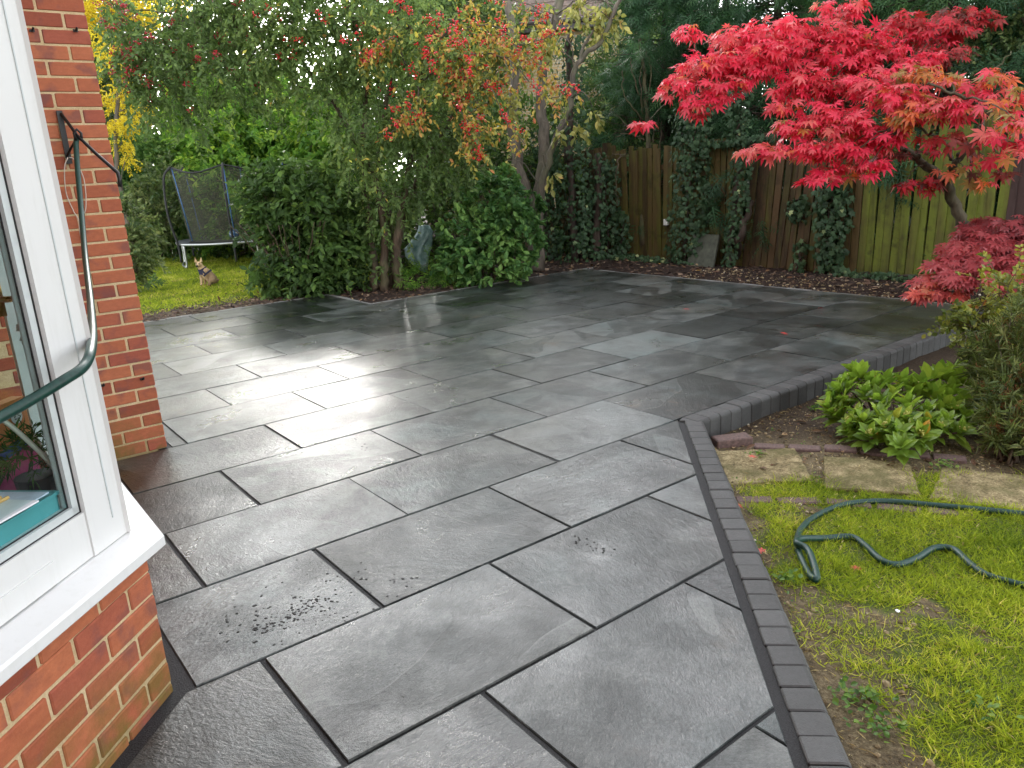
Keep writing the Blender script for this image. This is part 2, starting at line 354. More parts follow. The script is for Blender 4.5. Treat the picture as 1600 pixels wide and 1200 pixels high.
# thin pale edging on the far sides of the patio
EDGE = simple('pale_edging_concrete', (0.20, 0.20, 0.195), 0.6, nscale=45, var=0.3, bstr=0.4)
em = bevel_box('edging_stone', (0.296, 0.05, 0.12), 0.005, EDGE)
em2 = bevel_box('edging_stone', (0.05, 0.296, 0.12), 0.005, EDGE)
edging = MB().box((2.6, YL(14)+0.027, -0.1), (3.0, 0.03, 0.06)).build('patio_edging', EDGE); edging['kind'] = 'structure'
for i in range(11): link_copy('edging_stone', em, (PIERX+0.16+i*0.3, YL(14)+0.027, -0.058+rng.normal(0, 0.003)), edging, rng.normal(0, 0.008))
for i in range(4): link_copy('edging_stone', em2, (NOTCHX+0.025, YL(12)+0.17+i*0.3, -0.058+rng.normal(0, 0.003)), edging, rng.normal(0, 0.008))
for i in range(12): link_copy('edging_stone', em, (NOTCHX+0.20+i*0.3, YL(12)+0.027, -0.062+rng.normal(0, 0.003)), edging, rng.normal(0, 0.008))
for i in range(18): link_copy('edging_stone', em2, (RIGHTX+0.027, 2.98+i*0.3, -0.064+rng.normal(0, 0.003)), edging, rng.normal(0, 0.008))

# ------------------------------------------------------------------ ground: one sheet to the horizon
def inside_patio(x, y):
    dg = (x-DA[0])*DN[0]+(y-DA[1])*DN[1]
    a = (y >= YL(3)-0.06) & (y < YL(12)) & (x < RIGHTX)
    b = (y >= YL(12)-0.01) & (y < YL(14)) & (x < NOTCHX)
    c = (y < YL(3)) & (dg < 0.08)
    return a | b | c
def right_side(x, y):
    dg = (x-DA[0])*DN[0]+(y-DA[1])*DN[1]
    return (y < YL(3)-0.06) & (dg >= 0.08)
def ground_z(x, y):
    x = np.asarray(x, float); y = np.asarray(y, float); f = fbm(x*3, y*3, 5)-0.5; f2 = fbm(x*14, y*14, 9)-0.5
    zr = -0.040-0.085*sstep(1.7, 3.35, x)+0.02*f+0.012*f2
    zb = -0.012+0.03*f+0.016*f2
    zb = zb+np.where((x > RIGHTX+0.12) & (y > 2.6), 0.035*sstep(RIGHTX+0.1, RIGHTX+0.6, x)+0.03*f2, 0)
    z = np.where(right_side(x, y), zr, zb)
    return np.where(inside_patio(x, y), -0.12, z)
def lawn_mask(x, y):
    n = fbm(x*1.7, y*1.7, 21); n2 = fbm(x*6, y*6, 33)
    back = sstep(9.85, 10.55, y+(n-0.5)*0.7)*(1-sstep(5.2, 6.4, x-(y-10)*0.28))
    dg = (x-DA[0])*DN[0]+(y-DA[1])*DN[1]
    sd = (x+y)/2**0.5                      # far edge of the lawn follows the stepping stones
    lim = 3.80
    right = sstep(0.13, 0.42, dg+(n2-0.5)*0.5)*(1-sstep(lim-0.18, lim+0.05, sd+(n2-0.5)*0.30))
    bare = sstep(0.615, 0.78, n*0.55+n2*0.45+0.24*np.exp(-((x-2.25)**2+(y-1.05)**2)/0.22)+0.16*np.exp(-((x-2.75)**2+(y-0.75)**2)/0.05))
    right = right*(1-0.9*bare)
    return np.where(right_side(x, y), right, back*(1-0.35*sstep(0.55, 0.7, n2)))
def ground_material():
    m, nt, b = newmat('garden_ground'); p = geo(nt); a = attr(nt, 'lawn'); bd = attr(nt, 'bark')
    n = noise(nt, p, 9, 6, 0.7); f = noise(nt, p, 55, 5, 0.75); g_ = noise(nt, p, 120, 3, 0.6)
    soil = ramp(nt, mth(nt, 'ADD', mth(nt, 'MULTIPLY', n, 0.4), mth(nt, 'MULTIPLY', f, 0.6)), [(0.34, (0.040, 0.029, 0.017)), (0.52, (0.135, 0.105, 0.060)), (0.68, (0.29, 0.24, 0.145))])
    mulch = ramp(nt, f, [(0.34, (0.010, 0.006, 0.005)), (0.55, (0.032, 0.018, 0.013)), (0.75, (0.075, 0.043, 0.028))])
    grass = ramp(nt, f, [(0.3, (0.03, 0.05, 0.008)), (0.6, (0.09, 0.13, 0.018)), (0.75, (0.14, 0.16, 0.03))])
    c = mixc(nt, bd, soil, mulch)
    c = mixc(nt, mapr(nt, mth(nt, 'ADD', a, mth(nt, 'MULTIPLY', mth(nt, 'SUBTRACT', n, 0.5), 0.6)), 0.3, 0.6, 0, 0.9), c, grass)
    setb(nt, b, color=c, rough=0.85, spec=0.25, normal=bump(nt, mth(nt, 'ADD', f, g_), 0.9, 0.012)); return m
GROUND = ground_material()
gx = np.r_[[-90, -45, -22, -12, -7, -4.5], np.arange(-3, 12.01, 0.075), [13, 15, 18, 24, 40, 90]]
gy = np.r_[[-90, -45, -22, -12, -7, -4.5], np.arange(-3, 20.01, 0.075), [21, 23, 27, 34, 50, 90]]
GX, GY = np.meshgrid(gx, gy); fx_, fy_ = GX.ravel(), GY.ravel(); nx_ = len(gx)
far = (np.abs(fx_) > 20) | (np.abs(fy_) > 30)
gz = np.where(far, -0.02, ground_z(fx_, fy_))
I, J = np.meshgrid(np.arange(nx_-1), np.arange(len(gy)-1)); q0 = (J*nx_+I).ravel()
gm = bpy.data.meshes.new('ground'); gm.vertices.add(len(fx_)); gm.vertices.foreach_set('co', np.c_[fx_, fy_, gz].astype(np.float32).ravel())
gl = np.c_[q0, q0+1, q0+nx_+1, q0+nx_].astype(np.int32); gm.loops.add(gl.size); gm.loops.foreach_set('vertex_index', gl.ravel())
gm.polygons.add(len(gl)); gm.polygons.foreach_set('loop_start', (np.arange(len(gl))*4).astype(np.int32)); gm.polygons.foreach_set('use_smooth', np.ones(len(gl), bool))
gm.attributes.new('lawn', 'FLOAT', 'POINT').data.foreach_set('value', lawn_mask(fx_, fy_).astype(np.float32))
bark_m = np.where(right_side(fx_, fy_), 0.75*sstep(4.2, 4.5, (fx_+fy_)/2**0.5*1.0), 1.0-0.75*sstep(9.3, 9.9, fy_)*(1-sstep(4.4, 5.2, fx_)))
gm.attributes.new('bark', 'FLOAT', 'POINT').data.foreach_set('value', bark_m.astype(np.float32))
gm.materials.append(GROUND); gm.update(calc_edges=True)
ground = bpy.data.objects.new('ground', gm); col.objects.link(ground); ground['kind'] = 'structure'; WL['ground'] = np.zeros(3)
# ------------------------------------------------------------------ the house: brick pier, splayed bay with white window
def brick_material():
    m, nt, b = newmat('red_brick'); p = geo(nt); r = orand(nt)
    n = noise(nt, vmth(nt, 'MULTIPLY', p, (1, 1, 2.2)), 26, 6, 0.7); f = noise(nt, p, 150, 4, 0.7); blot = noise(nt, p, 9, 3, 0.5)
    base = ramp(nt, r, [(0.0, (0.28, 0.068, 0.036)), (0.35, (0.39, 0.112, 0.052)), (0.7, (0.46, 0.148, 0.068)), (1.0, (0.33, 0.082, 0.050))])
    c = mixc(nt, mapr(nt, n, 0.35, 0.7, 0.0, 0.55), base, mixc(nt, 1.0, base, (0.55, 0.5, 0.55), 'MULTIPLY'))
    c = mixc(nt, mapr(nt, blot, 0.54, 0.66, 0, 0.62), c, (0.15, 0.058, 0.055))
    c = mixc(nt, mapr(nt, f, 0.62, 0.8, 0, 0.4), c, (0.47, 0.19, 0.10))
    z = nd(nt, 'SeparateXYZ', None, {0: p}, 2)
    moss = mth(nt, 'MULTIPLY', mapr(nt, z, 0.02, 0.32, 1.0, 0.0), mapr(nt, noise(nt, p, 6.5, 4, 0.65), 0.38, 0.60, 0, 0.9))
    c = mixc(nt, moss, c, (0.13, 0.10, 0.018))
    setb(nt, b, color=c, rough=mapr(nt, f, 0.3, 0.7, 0.62, 0.85), spec=0.35, normal=bump(nt, mth(nt, 'ADD', mth(nt, 'MULTIPLY', n, 0.6), mth(nt, 'MULTIPLY', f, 0.5)), 0.55, 0.004)); return m
BRICK = brick_material()
def mortar_material(name, c1, c2):
    m, nt, b = newmat(name); p = geo(nt); n = noise(nt, p, 130, 5, 0.7); q = noise(nt, p, 12, 3)
    c = ramp(nt, mth(nt, 'ADD', mth(nt, 'MULTIPLY', n, 0.6), mth(nt, 'MULTIPLY', q, 0.4)), [(0.35, c1), (0.65, c2)])
    z = nd(nt, 'SeparateXYZ', None, {0: p}, 2)
    c = mixc(nt, mapr(nt, z, 0.0, 0.2, 0.55, 0.0), c, (0.16, 0.13, 0.03))
    setb(nt, b, color=c, rough=0.9, spec=0.2, normal=bump(nt, n, 0.8, 0.006)); return m
MORTAR = mortar_material('buff_mortar', (0.46, 0.345, 0.19), (0.66, 0.525, 0.33))
def brickwork_material():               # wall parts the photograph does not show
    m, nt, b = newmat('brickwork'); p = objc(nt)
    t = nd(nt, 'TexBrick', None, {'Vector': nd(nt, 'VectorRotate', {'rotation_type': 'X_AXIS'}, {'Vector': p, 'Angle': R_(90)}), 'Color1': (0.33, 0.085, 0.04), 'Color2': (0.25, 0.06, 0.035), 'Mortar': (0.45, 0.35, 0.2), 'Scale': 1.0, 'Mortar Size': 0.006, 'Brick Width': 0.225, 'Row Height': 0.075})
    setb(nt, b, color=t, rough=0.8); return m
BRICKWORK = brickwork_material()
def upvc():
    m, nt, b = newmat('white_upvc'); p = objc(nt); n = noise(nt, p, 5, 4); s = noise(nt, vmth(nt, 'MULTIPLY', p, (9, 9, 1.2)), 3, 5, 0.7)
    c = mixc(nt, mapr(nt, s, 0.5, 0.8, 0, 0.5), (0.66, 0.665, 0.665), (0.54, 0.54, 0.52))
    setb(nt, b, color=c, rough=mapr(nt, n, 0.3, 0.7, 0.28, 0.42), spec=0.5); return m
UPVC = upvc()
BLACK = simple('black_gasket', (0.012, 0.012, 0.013), 0.5)
GREYP = simple('grey_bead', (0.52, 0.56, 0.57), 0.35, var=0.06)
m, nt, b = newmat('window_glass'); setb(nt, b, color=(0.93, 0.98, 0.97), rough=0.0, trans=1.0, ior=1.01, spec=0.5)
gl_ = nd(nt, 'BsdfGlossy', None, {'Color': (1, 1, 1), 'Roughness': 0.0}); tp_ = nd(nt, 'BsdfTransparent', None, {'Color': (0.9, 0.96, 0.95)})
mx_ = nd(nt, 'MixShader', None, {0: mth(nt, 'ADD', mth(nt, 'MULTIPLY', mth(nt, 'POWER', nd(nt, 'LayerWeight', None, {'Blend': 0.5}, 1), 5.0), 0.9), 0.035, True), 1: tp_, 2: gl_}); nt.links.new(mx_, nt.nodes['Material Output'].inputs[0]); GLASS = m
PLASTER = simple('cream_plaster', (0.55, 0.52, 0.47), 0.9, nscale=6)
DARKIRON = simple('black_iron', (0.014, 0.014, 0.015), 0.45, metal=0.3, nscale=60)

house = thing('house', 'red brick house with a white bay window and a brick pier', 'house', (PIERX, PIERY, 0))
def bpt(s, o, z): q = BC+BS*s+BN*o; return np.array([q[0], q[1], z])
RB = np.array([[BS[0], -BN[0], 0], [BS[1], -BN[1], 0], [0, 0, 1]])       # local x = along the splay, y = into the wall
# -- pier
pier = MB().box((-0.6, 6.0, 2.6), (2*(PIERX-0.006+0.6), 2*(6.0-PIERY-0.004), 5.6)).build('pier_wall', MORTAR, house)
MB().box((PIERX-0.004, 6.2, 2.6), (0.006, 2.4, 5.58)).build('return_wall', BRICKWORK, house)
bl = bevel_box('brick', (0.213, 0.1025, 0.0645), 0.0035, BRICK); bh = bevel_box('brick', (0.1005, 0.1025, 0.0645), 0.0035, BRICK)
def put_brick(me, p, parent, rz): 
    o = link_copy('brick', me, p, parent); o.rotation_euler = (rng.normal(0, 0.003), rng.normal(0, 0.006), rz+rng.normal(0, 0.004)); return o
for c in range(34):
    z = 0.030+c*0.0755; x = PIERX; i = 0
    while x > 0.28:
        L = 0.1025 if (i == 0 and c % 2 == 0) else 0.215
        put_brick(bh if L < 0.2 else bl, (x-L/2, PIERY+0.0505+rng.normal(0, 0.0006), z+rng.normal(0, 0.0012)), pier, 0)
        x -= L+0.0105; i += 1
# -- bay wall below the window
bw = MB(); 
for (s0, s1) in ((0.0, 1.45),):
    a, b_, c_, d_ = bpt(s0, -0.005, 0), bpt(s1, -0.005, 0), bpt(s1, -0.11, 0), bpt(s0+0.05, -0.11, 0)
    bw.prism([a[:2], b_[:2], c_[:2], d_[:2]][::-1], -0.12, 0.468)
bay = bw.build('bay_wall', MORTAR, house)
for c in range(7):
    z = -0.012+c*0.0755; s = 0.0; i = 0
    while s < 1.4:
        L = 0.1025 if (i == 0 and c % 2 == 1) else 0.215
        q = bpt(s+L/2, -0.0505+rng.normal(0, 0.0006), min(z, 0.432)+rng.normal(0, 0.001))
        put_brick(bh if L < 0.2 else bl, q, bay, math.atan2(BS[1], BS[0]))
        s += L+0.0105; i += 1
# -- the rest of the shell
rs = MB(); rs.box((0.292, 3.0, 0.17), (0.10, 1.40, 0.6)); rs.build('front_bay_wall', BRICKWORK, house)
sh = MB(); sh.box((-0.86, -1.6, 2.6), (0.3, 5.6, 5.6)); sh.box((-0.2, 4.32, 1.2), (0.5, 0.66, 2.6)); sh.build('main_wall', BRICKWORK, house)
ub = MB(); ub.box((-1.0, 2.9, 3.75), (2.0, 3.5, 3.3)); ub.build('upper_wall', BRICKWORK, house)
bt = MB(); bt.prism([(0.40, 2.24), (0.40, 3.75), (-0.1, 4.3), (-0.9, 4.3), (-0.9, 0.95)], 2.22, 2.36); bt.build('bay_roof', UPVC, house)
inn = MB(); inn.box((-3.2, 2.8, 1.1), (0.1, 4.0, 2.6)); inn.box((-1.7, 4.62, 1.1), (3.1, 0.05, 2.6)); inn.box((-1.6, 2.6, -0.05), (3.2, 3.9, 0.06)); inn.box((-2.1, 0.9, 1.1), (2.3, 0.1, 2.6)); inn.box((-1.9, 2.8, 2.30), (2.6, 3.8, 0.06))
inn.build('room', PLASTER, house)
# -- window: sill, frame, beads, pane
win = bpy.data.objects.new('window', MB().box(bpt(0.75, -0.065, 1.36), (0.001, 0.001, 0.001)).mesh('window', UPVC, bpt(0.75, -0.05, 0.5))); col.objects.link(win); place(win, bpt(0.75, -0.05, 0.5), house)
sm = MB()
def sill_ring(o, z):                    # splay end -> corner -> front face
    ox = 0.35+o; dy = (o*0.70711-o)/0.70711
    return [bpt(1.45, o, z), np.array([ox, 2.26+dy, z]), np.array([ox, 3.7, z])]
rings = [sill_ring(-0.10, 0.470), sill_ring(0.048, 0.470), sill_ring(0.052, 0.474), sill_ring(0.052, 0.501), sill_ring(0.045, 0.508), sill_ring(-0.03, 0.530), sill_ring(-0.10, 0.535)]
V = np.array(rings).reshape(-1, 3); F = []
for k in range(len(rings)):
    k2 = (k+1) % len(rings)
    for i in range(2): F.append((k*3+i, k*3+i+1, k2*3+i+1, k2*3+i))
F += [tuple(k*3 for k in range(len(rings))), tuple(k*3+2 for k in range(len(rings)))[::-1]]
sm.add(V, F); sm.build('sill', UPVC, win)
def bar(mb, s0, s1, o0, o1, z0, z1, mi=0):
    mb.box(bpt((s0+s1)/2, (o0+o1)/2, (z0+z1)/2), (abs(s1-s0), abs(o1-o0), z1-z0), RB, mi=mi)
fm = MB()
bar(fm, 0.159, 1.45, -0.036, -0.10, 0.533, 0.660)
a_ = [bpt(0.012, -0.03, 0)[:2], bpt(0.300, -0.03, 0)[:2], bpt(0.300, -0.10, 0)[:2], (0.25, 2.32), (0.328, 2.32), (0.328, 2.272)]
fm.build('bottom_rail', UPVC, win); fm = MB(); bar(fm, 0.159, 1.45, -0.03, -0.10, 2.1, 2.24); fm.build('head_rail', UPVC, win)
fm = MB(); bar(fm, 0.30, 1.45, -0.030, -0.0355, 0.538, 0.596); fm.build('rail_step', UPVC, win)
pm = MB(); pm.prism([bpt(0.020, -0.031, 0)[:2], bpt(0.158, -0.031, 0)[:2], bpt(0.158, -0.10, 0)[:2], (0.225, 2.36), (0.325, 2.36), (0.325, 2.262)][::-1], 0.5325, 2.24); pm.build('corner_post', UPVC, win)
st = MB(); bar(st, 0.062, 0.066, -0.0305, -0.028, 0.60, 2.2); st.build('post_groove', GREYP, win)
gk = MB(); bar(gk, 0.158, 0.1615, -0.0435, -0.050, 0.660, 2.1); bar(gk, 0.158, 1.45, -0.0435, -0.050, 0.660, 0.663); bar(gk, 0.183, 0.1862, -0.0565, -0.0595, 0.68, 2.1); bar(gk, 0.183, 1.45, -0.0565, -0.0595, 0.683, 0.686); gk.build('gasket', BLACK, win)
bd_ = MB(); bar(bd_, 0.1615, 0.183, -0.046, -0.075, 0.663, 2.1); bar(bd_, 0.164, 1.45, -0.046, -0.075, 0.663, 0.683); bd_.build('glazing_bead', GREYP, win)
pg = MB(); bar(pg, 0.170, 1.44, -0.060, -0.0625, 0.675, 2.1); pg.build('pane', GLASS, win)
# inner frame of the next light, seen through the pane, with handle
nf = MB()
for y0, y1, x0, x1 in ((2.36, 2.44, 0.22, 0.325), (2.47, 2.53, 0.235, 0.31), (2.58, 2.62, 0.24, 0.30), (3.30, 3.42, 0.22, 0.325)):
    nf.box(((x0+x1)/2, (y0+y1)/2, 1.38), (x1-x0, y1-y0, 1.68))
nf.box((0.272, 2.9, 0.57), (0.10, 1.1, 0.075)); nf.box((0.272, 2.9, 2.17), (0.10, 1.1, 0.10)); nf.build('inner_frame', UPVC, win)
ng = MB(); ng.box((0.274, 2.455, 1.38), (0.05, 0.012, 1.5)); ng.box((0.274, 2.548, 1.38), (0.05, 0.012, 1.5)); ng.build('inner_gasket', BLACK, win)
pp = MB(); pp.box((0.272, 2.96, 1.37), (0.004, 0.68, 1.54)); pp.build('inner_pane', GLASS, win)
BRASS = simple('brass', (0.55, 0.38, 0.13), 0.28, metal=1.0, var=0.1)
hd = MB(); hd.tube([at(-6, 467, 2.16), at(10, 468, 2.12), at(30, 466, 2.10)], [0.009, 0.009, 0.007], 8); hd.box(at(-2, 466, 2.16), (0.02, 0.03, 0.10)); hd.build('handle', BRASS, win, smooth=True)
isl = MB(); isl.prism([bpt(0.14, -0.10, 0)[:2], bpt(1.3, -0.10, 0)[:2], (-0.75, 1.9), (-0.4, 2.8), (0.20, 2.8), (0.22, 2.36)][::-1], 0.555, 0.585); isl.build('window_board', UPVC, win)
for (px, py) in ((50, 48), (118, 48), (160, 602), (222, 592)):
    v_ = at(px, py, 1.0)-CP; t_ = (PIERY-0.004)/v_[1]; p0 = CP+v_*t_
    h_ = MB(); h_.tube([p0+(0, 0.02, 0), p0+(0, -0.018, 0), p0+(0.006, -0.024, 0.012)], 0.0055, 6); h_.box(p0+(0, -0.004, 0), (0.022, 0.006, 0.012)); h_.build('wall_hook', DARKIRON, house)

# ------------------------------------------------------------------ garden fence of feather-edge boards
def fence_mat(name, c1, c2, c3, moss):
    m, nt, b = newmat(name); p = geo(nt); r = orand(nt)
    q = vmth(nt, 'MULTIPLY', p, (1, 1, 0.10)); q = vmth(nt, 'ADD', q, nd(nt, 'CombineXYZ', None, {0: mth(nt, 'MULTIPLY', r, 40.0), 1: 0.0, 2: r}))
    g_ = noise(nt, q, 42, 5, 0.65, 0.3); bl_ = noise(nt, q, 9, 3); k = noise(nt, p, 5, 4, 0.6)
    c = ramp(nt, mth(nt, 'ADD', mth(nt, 'MULTIPLY', g_, 0.7), mth(nt, 'MULTIPLY', r, 0.3)), [(0.3, c1), (0.62, c2)])
    c = mixc(nt, mapr(nt, mth(nt, 'ADD', mth(nt, 'MULTIPLY', bl_, 0.6), mth(nt, 'MULTIPLY', k, 0.4)), 0.60-moss*0.28, 0.74-moss*0.22, 0, 0.85), c, c3)
    c = mixc(nt, mapr(nt, k, 0.54, 0.68, 0, 0.75), c, c1)
    c = mixc(nt, 1.0, c, (0.62, 0.62, 0.60), 'MULTIPLY')
    setb(nt, b, color=c, rough=0.75, spec=0.3, normal=bump(nt, g_, 0.6, 0.006)); return m
FB = fence_mat('brown_fence_board', (0.048, 0.032, 0.017), (0.145, 0.090, 0.043), (0.13, 0.130, 0.030), 0.4)
FO = fence_mat('olive_fence_board', (0.070, 0.048, 0.020), (0.165, 0.115, 0.043), (0.16, 0.17, 0.030), 0.5)
FG = fence_mat('algae_green_fence_board', (0.055, 0.048, 0.017), (0.175, 0.170, 0.044), (0.24, 0.30, 0.042), 0.8)
FP = fence_mat('dark_stained_fence_board', (0.045, 0.028, 0.026), (0.105, 0.066, 0.062), (0.09, 0.07, 0.05), 0.0)
FX = 8.75
fence = thing('fence', 'vertical board fence, green with algae on its right half, behind the maple', 'fence', (FX, 6.5, 0))
fmesh = {}
for nm, mt in (('b', FB), ('o', FO), ('g', FG), ('p', FP)):
    q = MB(); q.add([(0.011, -0.0455, 0), (-0.011, -0.0455, 0), (-0.005, 0.0455, 0), (0.011, 0.0455, 0), (0.011, -0.0455, 1.66), (-0.011, -0.0455, 1.66), (-0.005, 0.0455, 1.66), (0.011, 0.0455, 1.66)], [f[::-1] for f in BOXF]); fmesh[nm] = q.mesh('board', mt)
y = 1.3; i = 0
while y < 13.0:
    kind = 'p' if y < 3.22 else 'g' if y < 4.86 else 'b' if y < 6.35 else 'o' if y < 8.9 else 'b'
    if kind == 'b' and rng.random() < 0.3: kind = 'o'
    if kind == 'g' and rng.random() < 0.10: kind = 'o'
    tilt = (-0.085 if 5.0 < y < 6.35 else -0.02 if 3.2 < y < 5 else 0.0)+rng.normal(0, 0.010)
    o = link_copy('board', fmesh[kind], (FX+rng.normal(0, 0.004), y, -0.02+rng.normal(0, 0.02)), fence); o.rotation_euler = (-tilt, rng.normal(0, 0.012), rng.normal(0, 0.03)); o.scale = (1, 0.92+rng.random()*0.12, 0.97+rng.random()*0.06)
    y += 0.094
for y in np.arange(1.6, 13, 1.83):
    MB().box((FX+0.075, y, 0.85), (0.1, 0.1, 1.8)).build('post', FB, fence)
for z in (0.35, 1.35): MB().box((FX+0.04, 7.2, z), (0.05, 11.6, 0.07)).build('rail', FB, fence)
# ------------------------------------------------------------------ leaves and branches
LEAF4 = ([(0, 0, 0), (0.26, 0.45, 0.09), (0, 1, -0.06), (-0.26, 0.45, 0.09)], [(0, 1, 2), (0, 2, 3)])
LEAF8 = ([(0, 0, 0), (0.2, 0.28, 0.06), (0.25, 0.55, 0.07), (0.13, 0.82, 0.02), (0, 1, -0.07), (-0.13, 0.82, 0.02), (-0.25, 0.55, 0.07), (-0.2, 0.28, 0.06), (0, 0.3, 0), (0, 0.6, 0.0)],
         [(0, 1, 8), (8, 1, 2, 9), (9, 2, 3, 4), (0, 8, 7), (8, 9, 6, 7), (9, 4, 5, 6)])
NARROW = ([(0, 0, 0), (0.075, 0.4, 0.03), (0, 1, -0.10), (-0.075, 0.4, 0.03)], [(0, 1, 2), (0, 2, 3)])
ROUND = ([(0, 0, 0), (0.3, 0.25, 0.05), (0.36, 0.6, 0.05), (0, 1, -0.03), (-0.36, 0.6, 0.05), (-0.3, 0.25, 0.05)], [(0, 1, 2, 3), (0, 3, 4, 5)])
IVY = ([(0, 0.3, 0.03), (0, 0, 0), (0.42, 0.02, -0.04), (0.30, 0.36, 0), (0.46, 0.56, -0.06), (0.16, 0.62, 0), (0, 1, -0.10), (-0.16, 0.62, 0), (-0.46, 0.56, -0.06), (-0.30, 0.36, 0), (-0.42, 0.02, -0.04)],
       [(0, 1, 2), (0, 2, 3), (0, 3, 4), (0, 4, 5), (0, 5, 6), (0, 6, 7), (0, 7, 8), (0, 8, 9), (0, 9, 10), (0, 10, 1)])
def maple_tmpl():
    lobes = [(-2.25, 0.42), (-1.35, 0.72), (-0.62, 0.92), (0.0, 1.0), (0.62, 0.92), (1.35, 0.72), (2.25, 0.42)]
    v = [(0, 0, 0)]; f = []
    for i, (a, L) in enumerate(lobes):
        d = np.array([math.sin(a), math.cos(a)]); s_ = np.array([d[1], -d[0]]); k = len(v)
        wd = 0.105*L+0.03
        v += [(*(d*0.20-s_*wd*0.55), 0.0), (*(d*L*0.52-s_*wd), 0.02), (*(d*L), -0.14*L), (*(d*L*0.52+s_*wd), 0.02), (*(d*0.20+s_*wd*0.55), 0.0)]
        f += [(0, k+4, k), (k, k+4, k+3, k+1), (k+1, k+3, k+2)]
    return v, f
MAPLE = maple_tmpl()
def frond_tmpl():                        # flat scale-leaf spray of a conifer
    v = []; f = []
    for i in range(9):
        t = 0.06+i*0.10; L = 0.40*(1-t*0.75); s_ = 1 if i % 2 else -1; k = len(v)
        v += [(0, t, 0), (s_*L*0.5, t+L*0.55, -0.02), (s_*L, t+L*0.75, -0.10), (s_*L*0.45, t+L*0.28, -0.01)]; f.append((k, k+1, k+2, k+3))
    k = len(v); v += [(-0.03, 0, 0), (0.03, 0, 0), (0, 1.05, -0.12)]; f.append((k, k+1, k+2)); return v, f
FROND = frond_tmpl()

def in_ell(n, c, r, shell=0.55):
    d = norm(rng.normal(size=(n, 3))); k = (shell+(1-shell)*rng.random(n))[:, None]**0.6 if shell else rng.random(n)[:, None]**0.333
    return np.asarray(c)+d*k*np.asarray(r), d
def sprays(cen, dirs, L, m, lsize, droop=0.25, spread=0.9, up=0.6, jit=0.35, hue=None, huej=0.18):
    """m leaves set alternately along a short twig at each centre -> pos, dir, nrm, size, rnd"""
    N = len(cen); dirs = norm(dirs); L = np.broadcast_to(L, (N,)); t = (np.arange(m)+0.5)/m
    side = norm(np.cross(dirs, rng.normal(size=(N, 3))))
    sgn = np.where(np.arange(m) % 2 == 0, 1.0, -1.0)
    pos = cen[:, None, :]+dirs[:, None, :]*(t[None, :]*L[:, None])[..., None]
    pos = pos-np.array([0, 0, 1.0])*(droop*(t**2)[None, :]*L[:, None])[..., None]
    dv = dirs[:, None, :]*0.8+side[:, None, :]*(sgn*spread)[None, :, None]+rng.normal(size=(N, m, 3))*jit-np.array([0, 0, droop])
    nv = np.array([0, 0, up])+rng.normal(size=(N, m, 3))*0.45+np.asarray(-CD)*0.15
    hue = rng.random(N) if hue is None else np.broadcast_to(hue, (N,))
    h = np.clip(hue[:, None]+rng.normal(size=(N, m))*huej, 0, 1)
    sz = lsize*(0.7+0.6*rng.random((N, m)))
    return pos.reshape(-1, 3), dv.reshape(-1, 3), nv.reshape(-1, 3), sz.ravel(), h.ravel()
def twigs(mb, cen, dirs, L, rad=0.004, k=1.0, mi=0):
    """thin three-sided stems under the sprays"""
    for c, d, l in zip(cen, norm(dirs), np.broadcast_to(L, (len(cen),))):
        mb.tube([c-d*l*0.5*k, c, c+d*l*0.9-np.array([0, 0, 0.2*l])], [rad, rad*0.8, rad*0.3], 3, cap=False, mi=mi)
def limb(mb, pts, r0, r1, sides=7, n=6, wob=0.012, mi=0):
    p = spline(pts, n); p[1:-1] += rng.normal(0, wob, (len(p)-2, 3)); mb.tube(p, np.linspace(r0, r1, len(p)), sides, mi=mi); return p
def branches_to(mb, origin_pts, cens, r0=0.02, r1=0.004, frac=1.0, sides=5, sag=0.1):
    o = np.asarray(origin_pts)
    for c in cens:
        if rng.random() > frac: continue
        a = o[np.argmin(np.linalg.norm(o-c, axis=1)+rng.random(len(o))*0.5)]; m_ = (a+c)/2+rng.normal(0, 0.08, 3)+np.array([0, 0, sag])
        limb(mb, [a, m_, c], r0, r1, sides, 4, 0.01)

BARK_BROWN = barkmat('brown_bark', (0.036, 0.026, 0.018), (0.125, 0.088, 0.058), (0.070, 0.082, 0.032))
BARK_GREY = barkmat('grey_cherry_bark', (0.05, 0.042, 0.035), (0.16, 0.135, 0.105), (0.10, 0.105, 0.06))
BARK_DARK = barkmat('dark_bark', (0.018, 0.013, 0.010), (0.07, 0.05, 0.038))
BARK_MAPLE = barkmat('maple_bark', (0.034, 0.029, 0.018), (0.090, 0.076, 0.048), (0.065, 0.072, 0.032), 20)
TWIG_GREY = barkmat('dead_twig', (0.06, 0.045, 0.035), (0.15, 0.11, 0.085))

# colour ramps along each leaf's random number (base colours of the leaves themselves)
L_COTO = leafmat('cotoneaster_leaf', [(0.0, (0.026, 0.044, 0.015)), (0.35, (0.052, 0.088, 0.028)), (0.7, (0.100, 0.148, 0.045)), (0.84, (0.17, 0.21, 0.055)), (0.92, (0.42, 0.34, 0.055)), (1.0, (0.50, 0.22, 0.07))], 0.5, 0.28, 0.4, 2.0)
L_AUTUMN = leafmat('cotoneaster_autumn_leaf', [(0.0, (0.06, 0.10, 0.03)), (0.4, (0.14, 0.20, 0.05)), (0.65, (0.38, 0.36, 0.07)), (0.82, (0.55, 0.38, 0.07)), (1.0, (0.52, 0.17, 0.07))], 0.42, 0.45, 0.35)
L_SHRUB = leafmat('dark_shrub_leaf', [(0.0, (0.016, 0.034, 0.010)), (0.5, (0.042, 0.080, 0.020)), (0.9, (0.085, 0.140, 0.030)), (1.0, (0.14, 0.20, 0.04))], 0.5, 0.28, 0.35, 2.1)
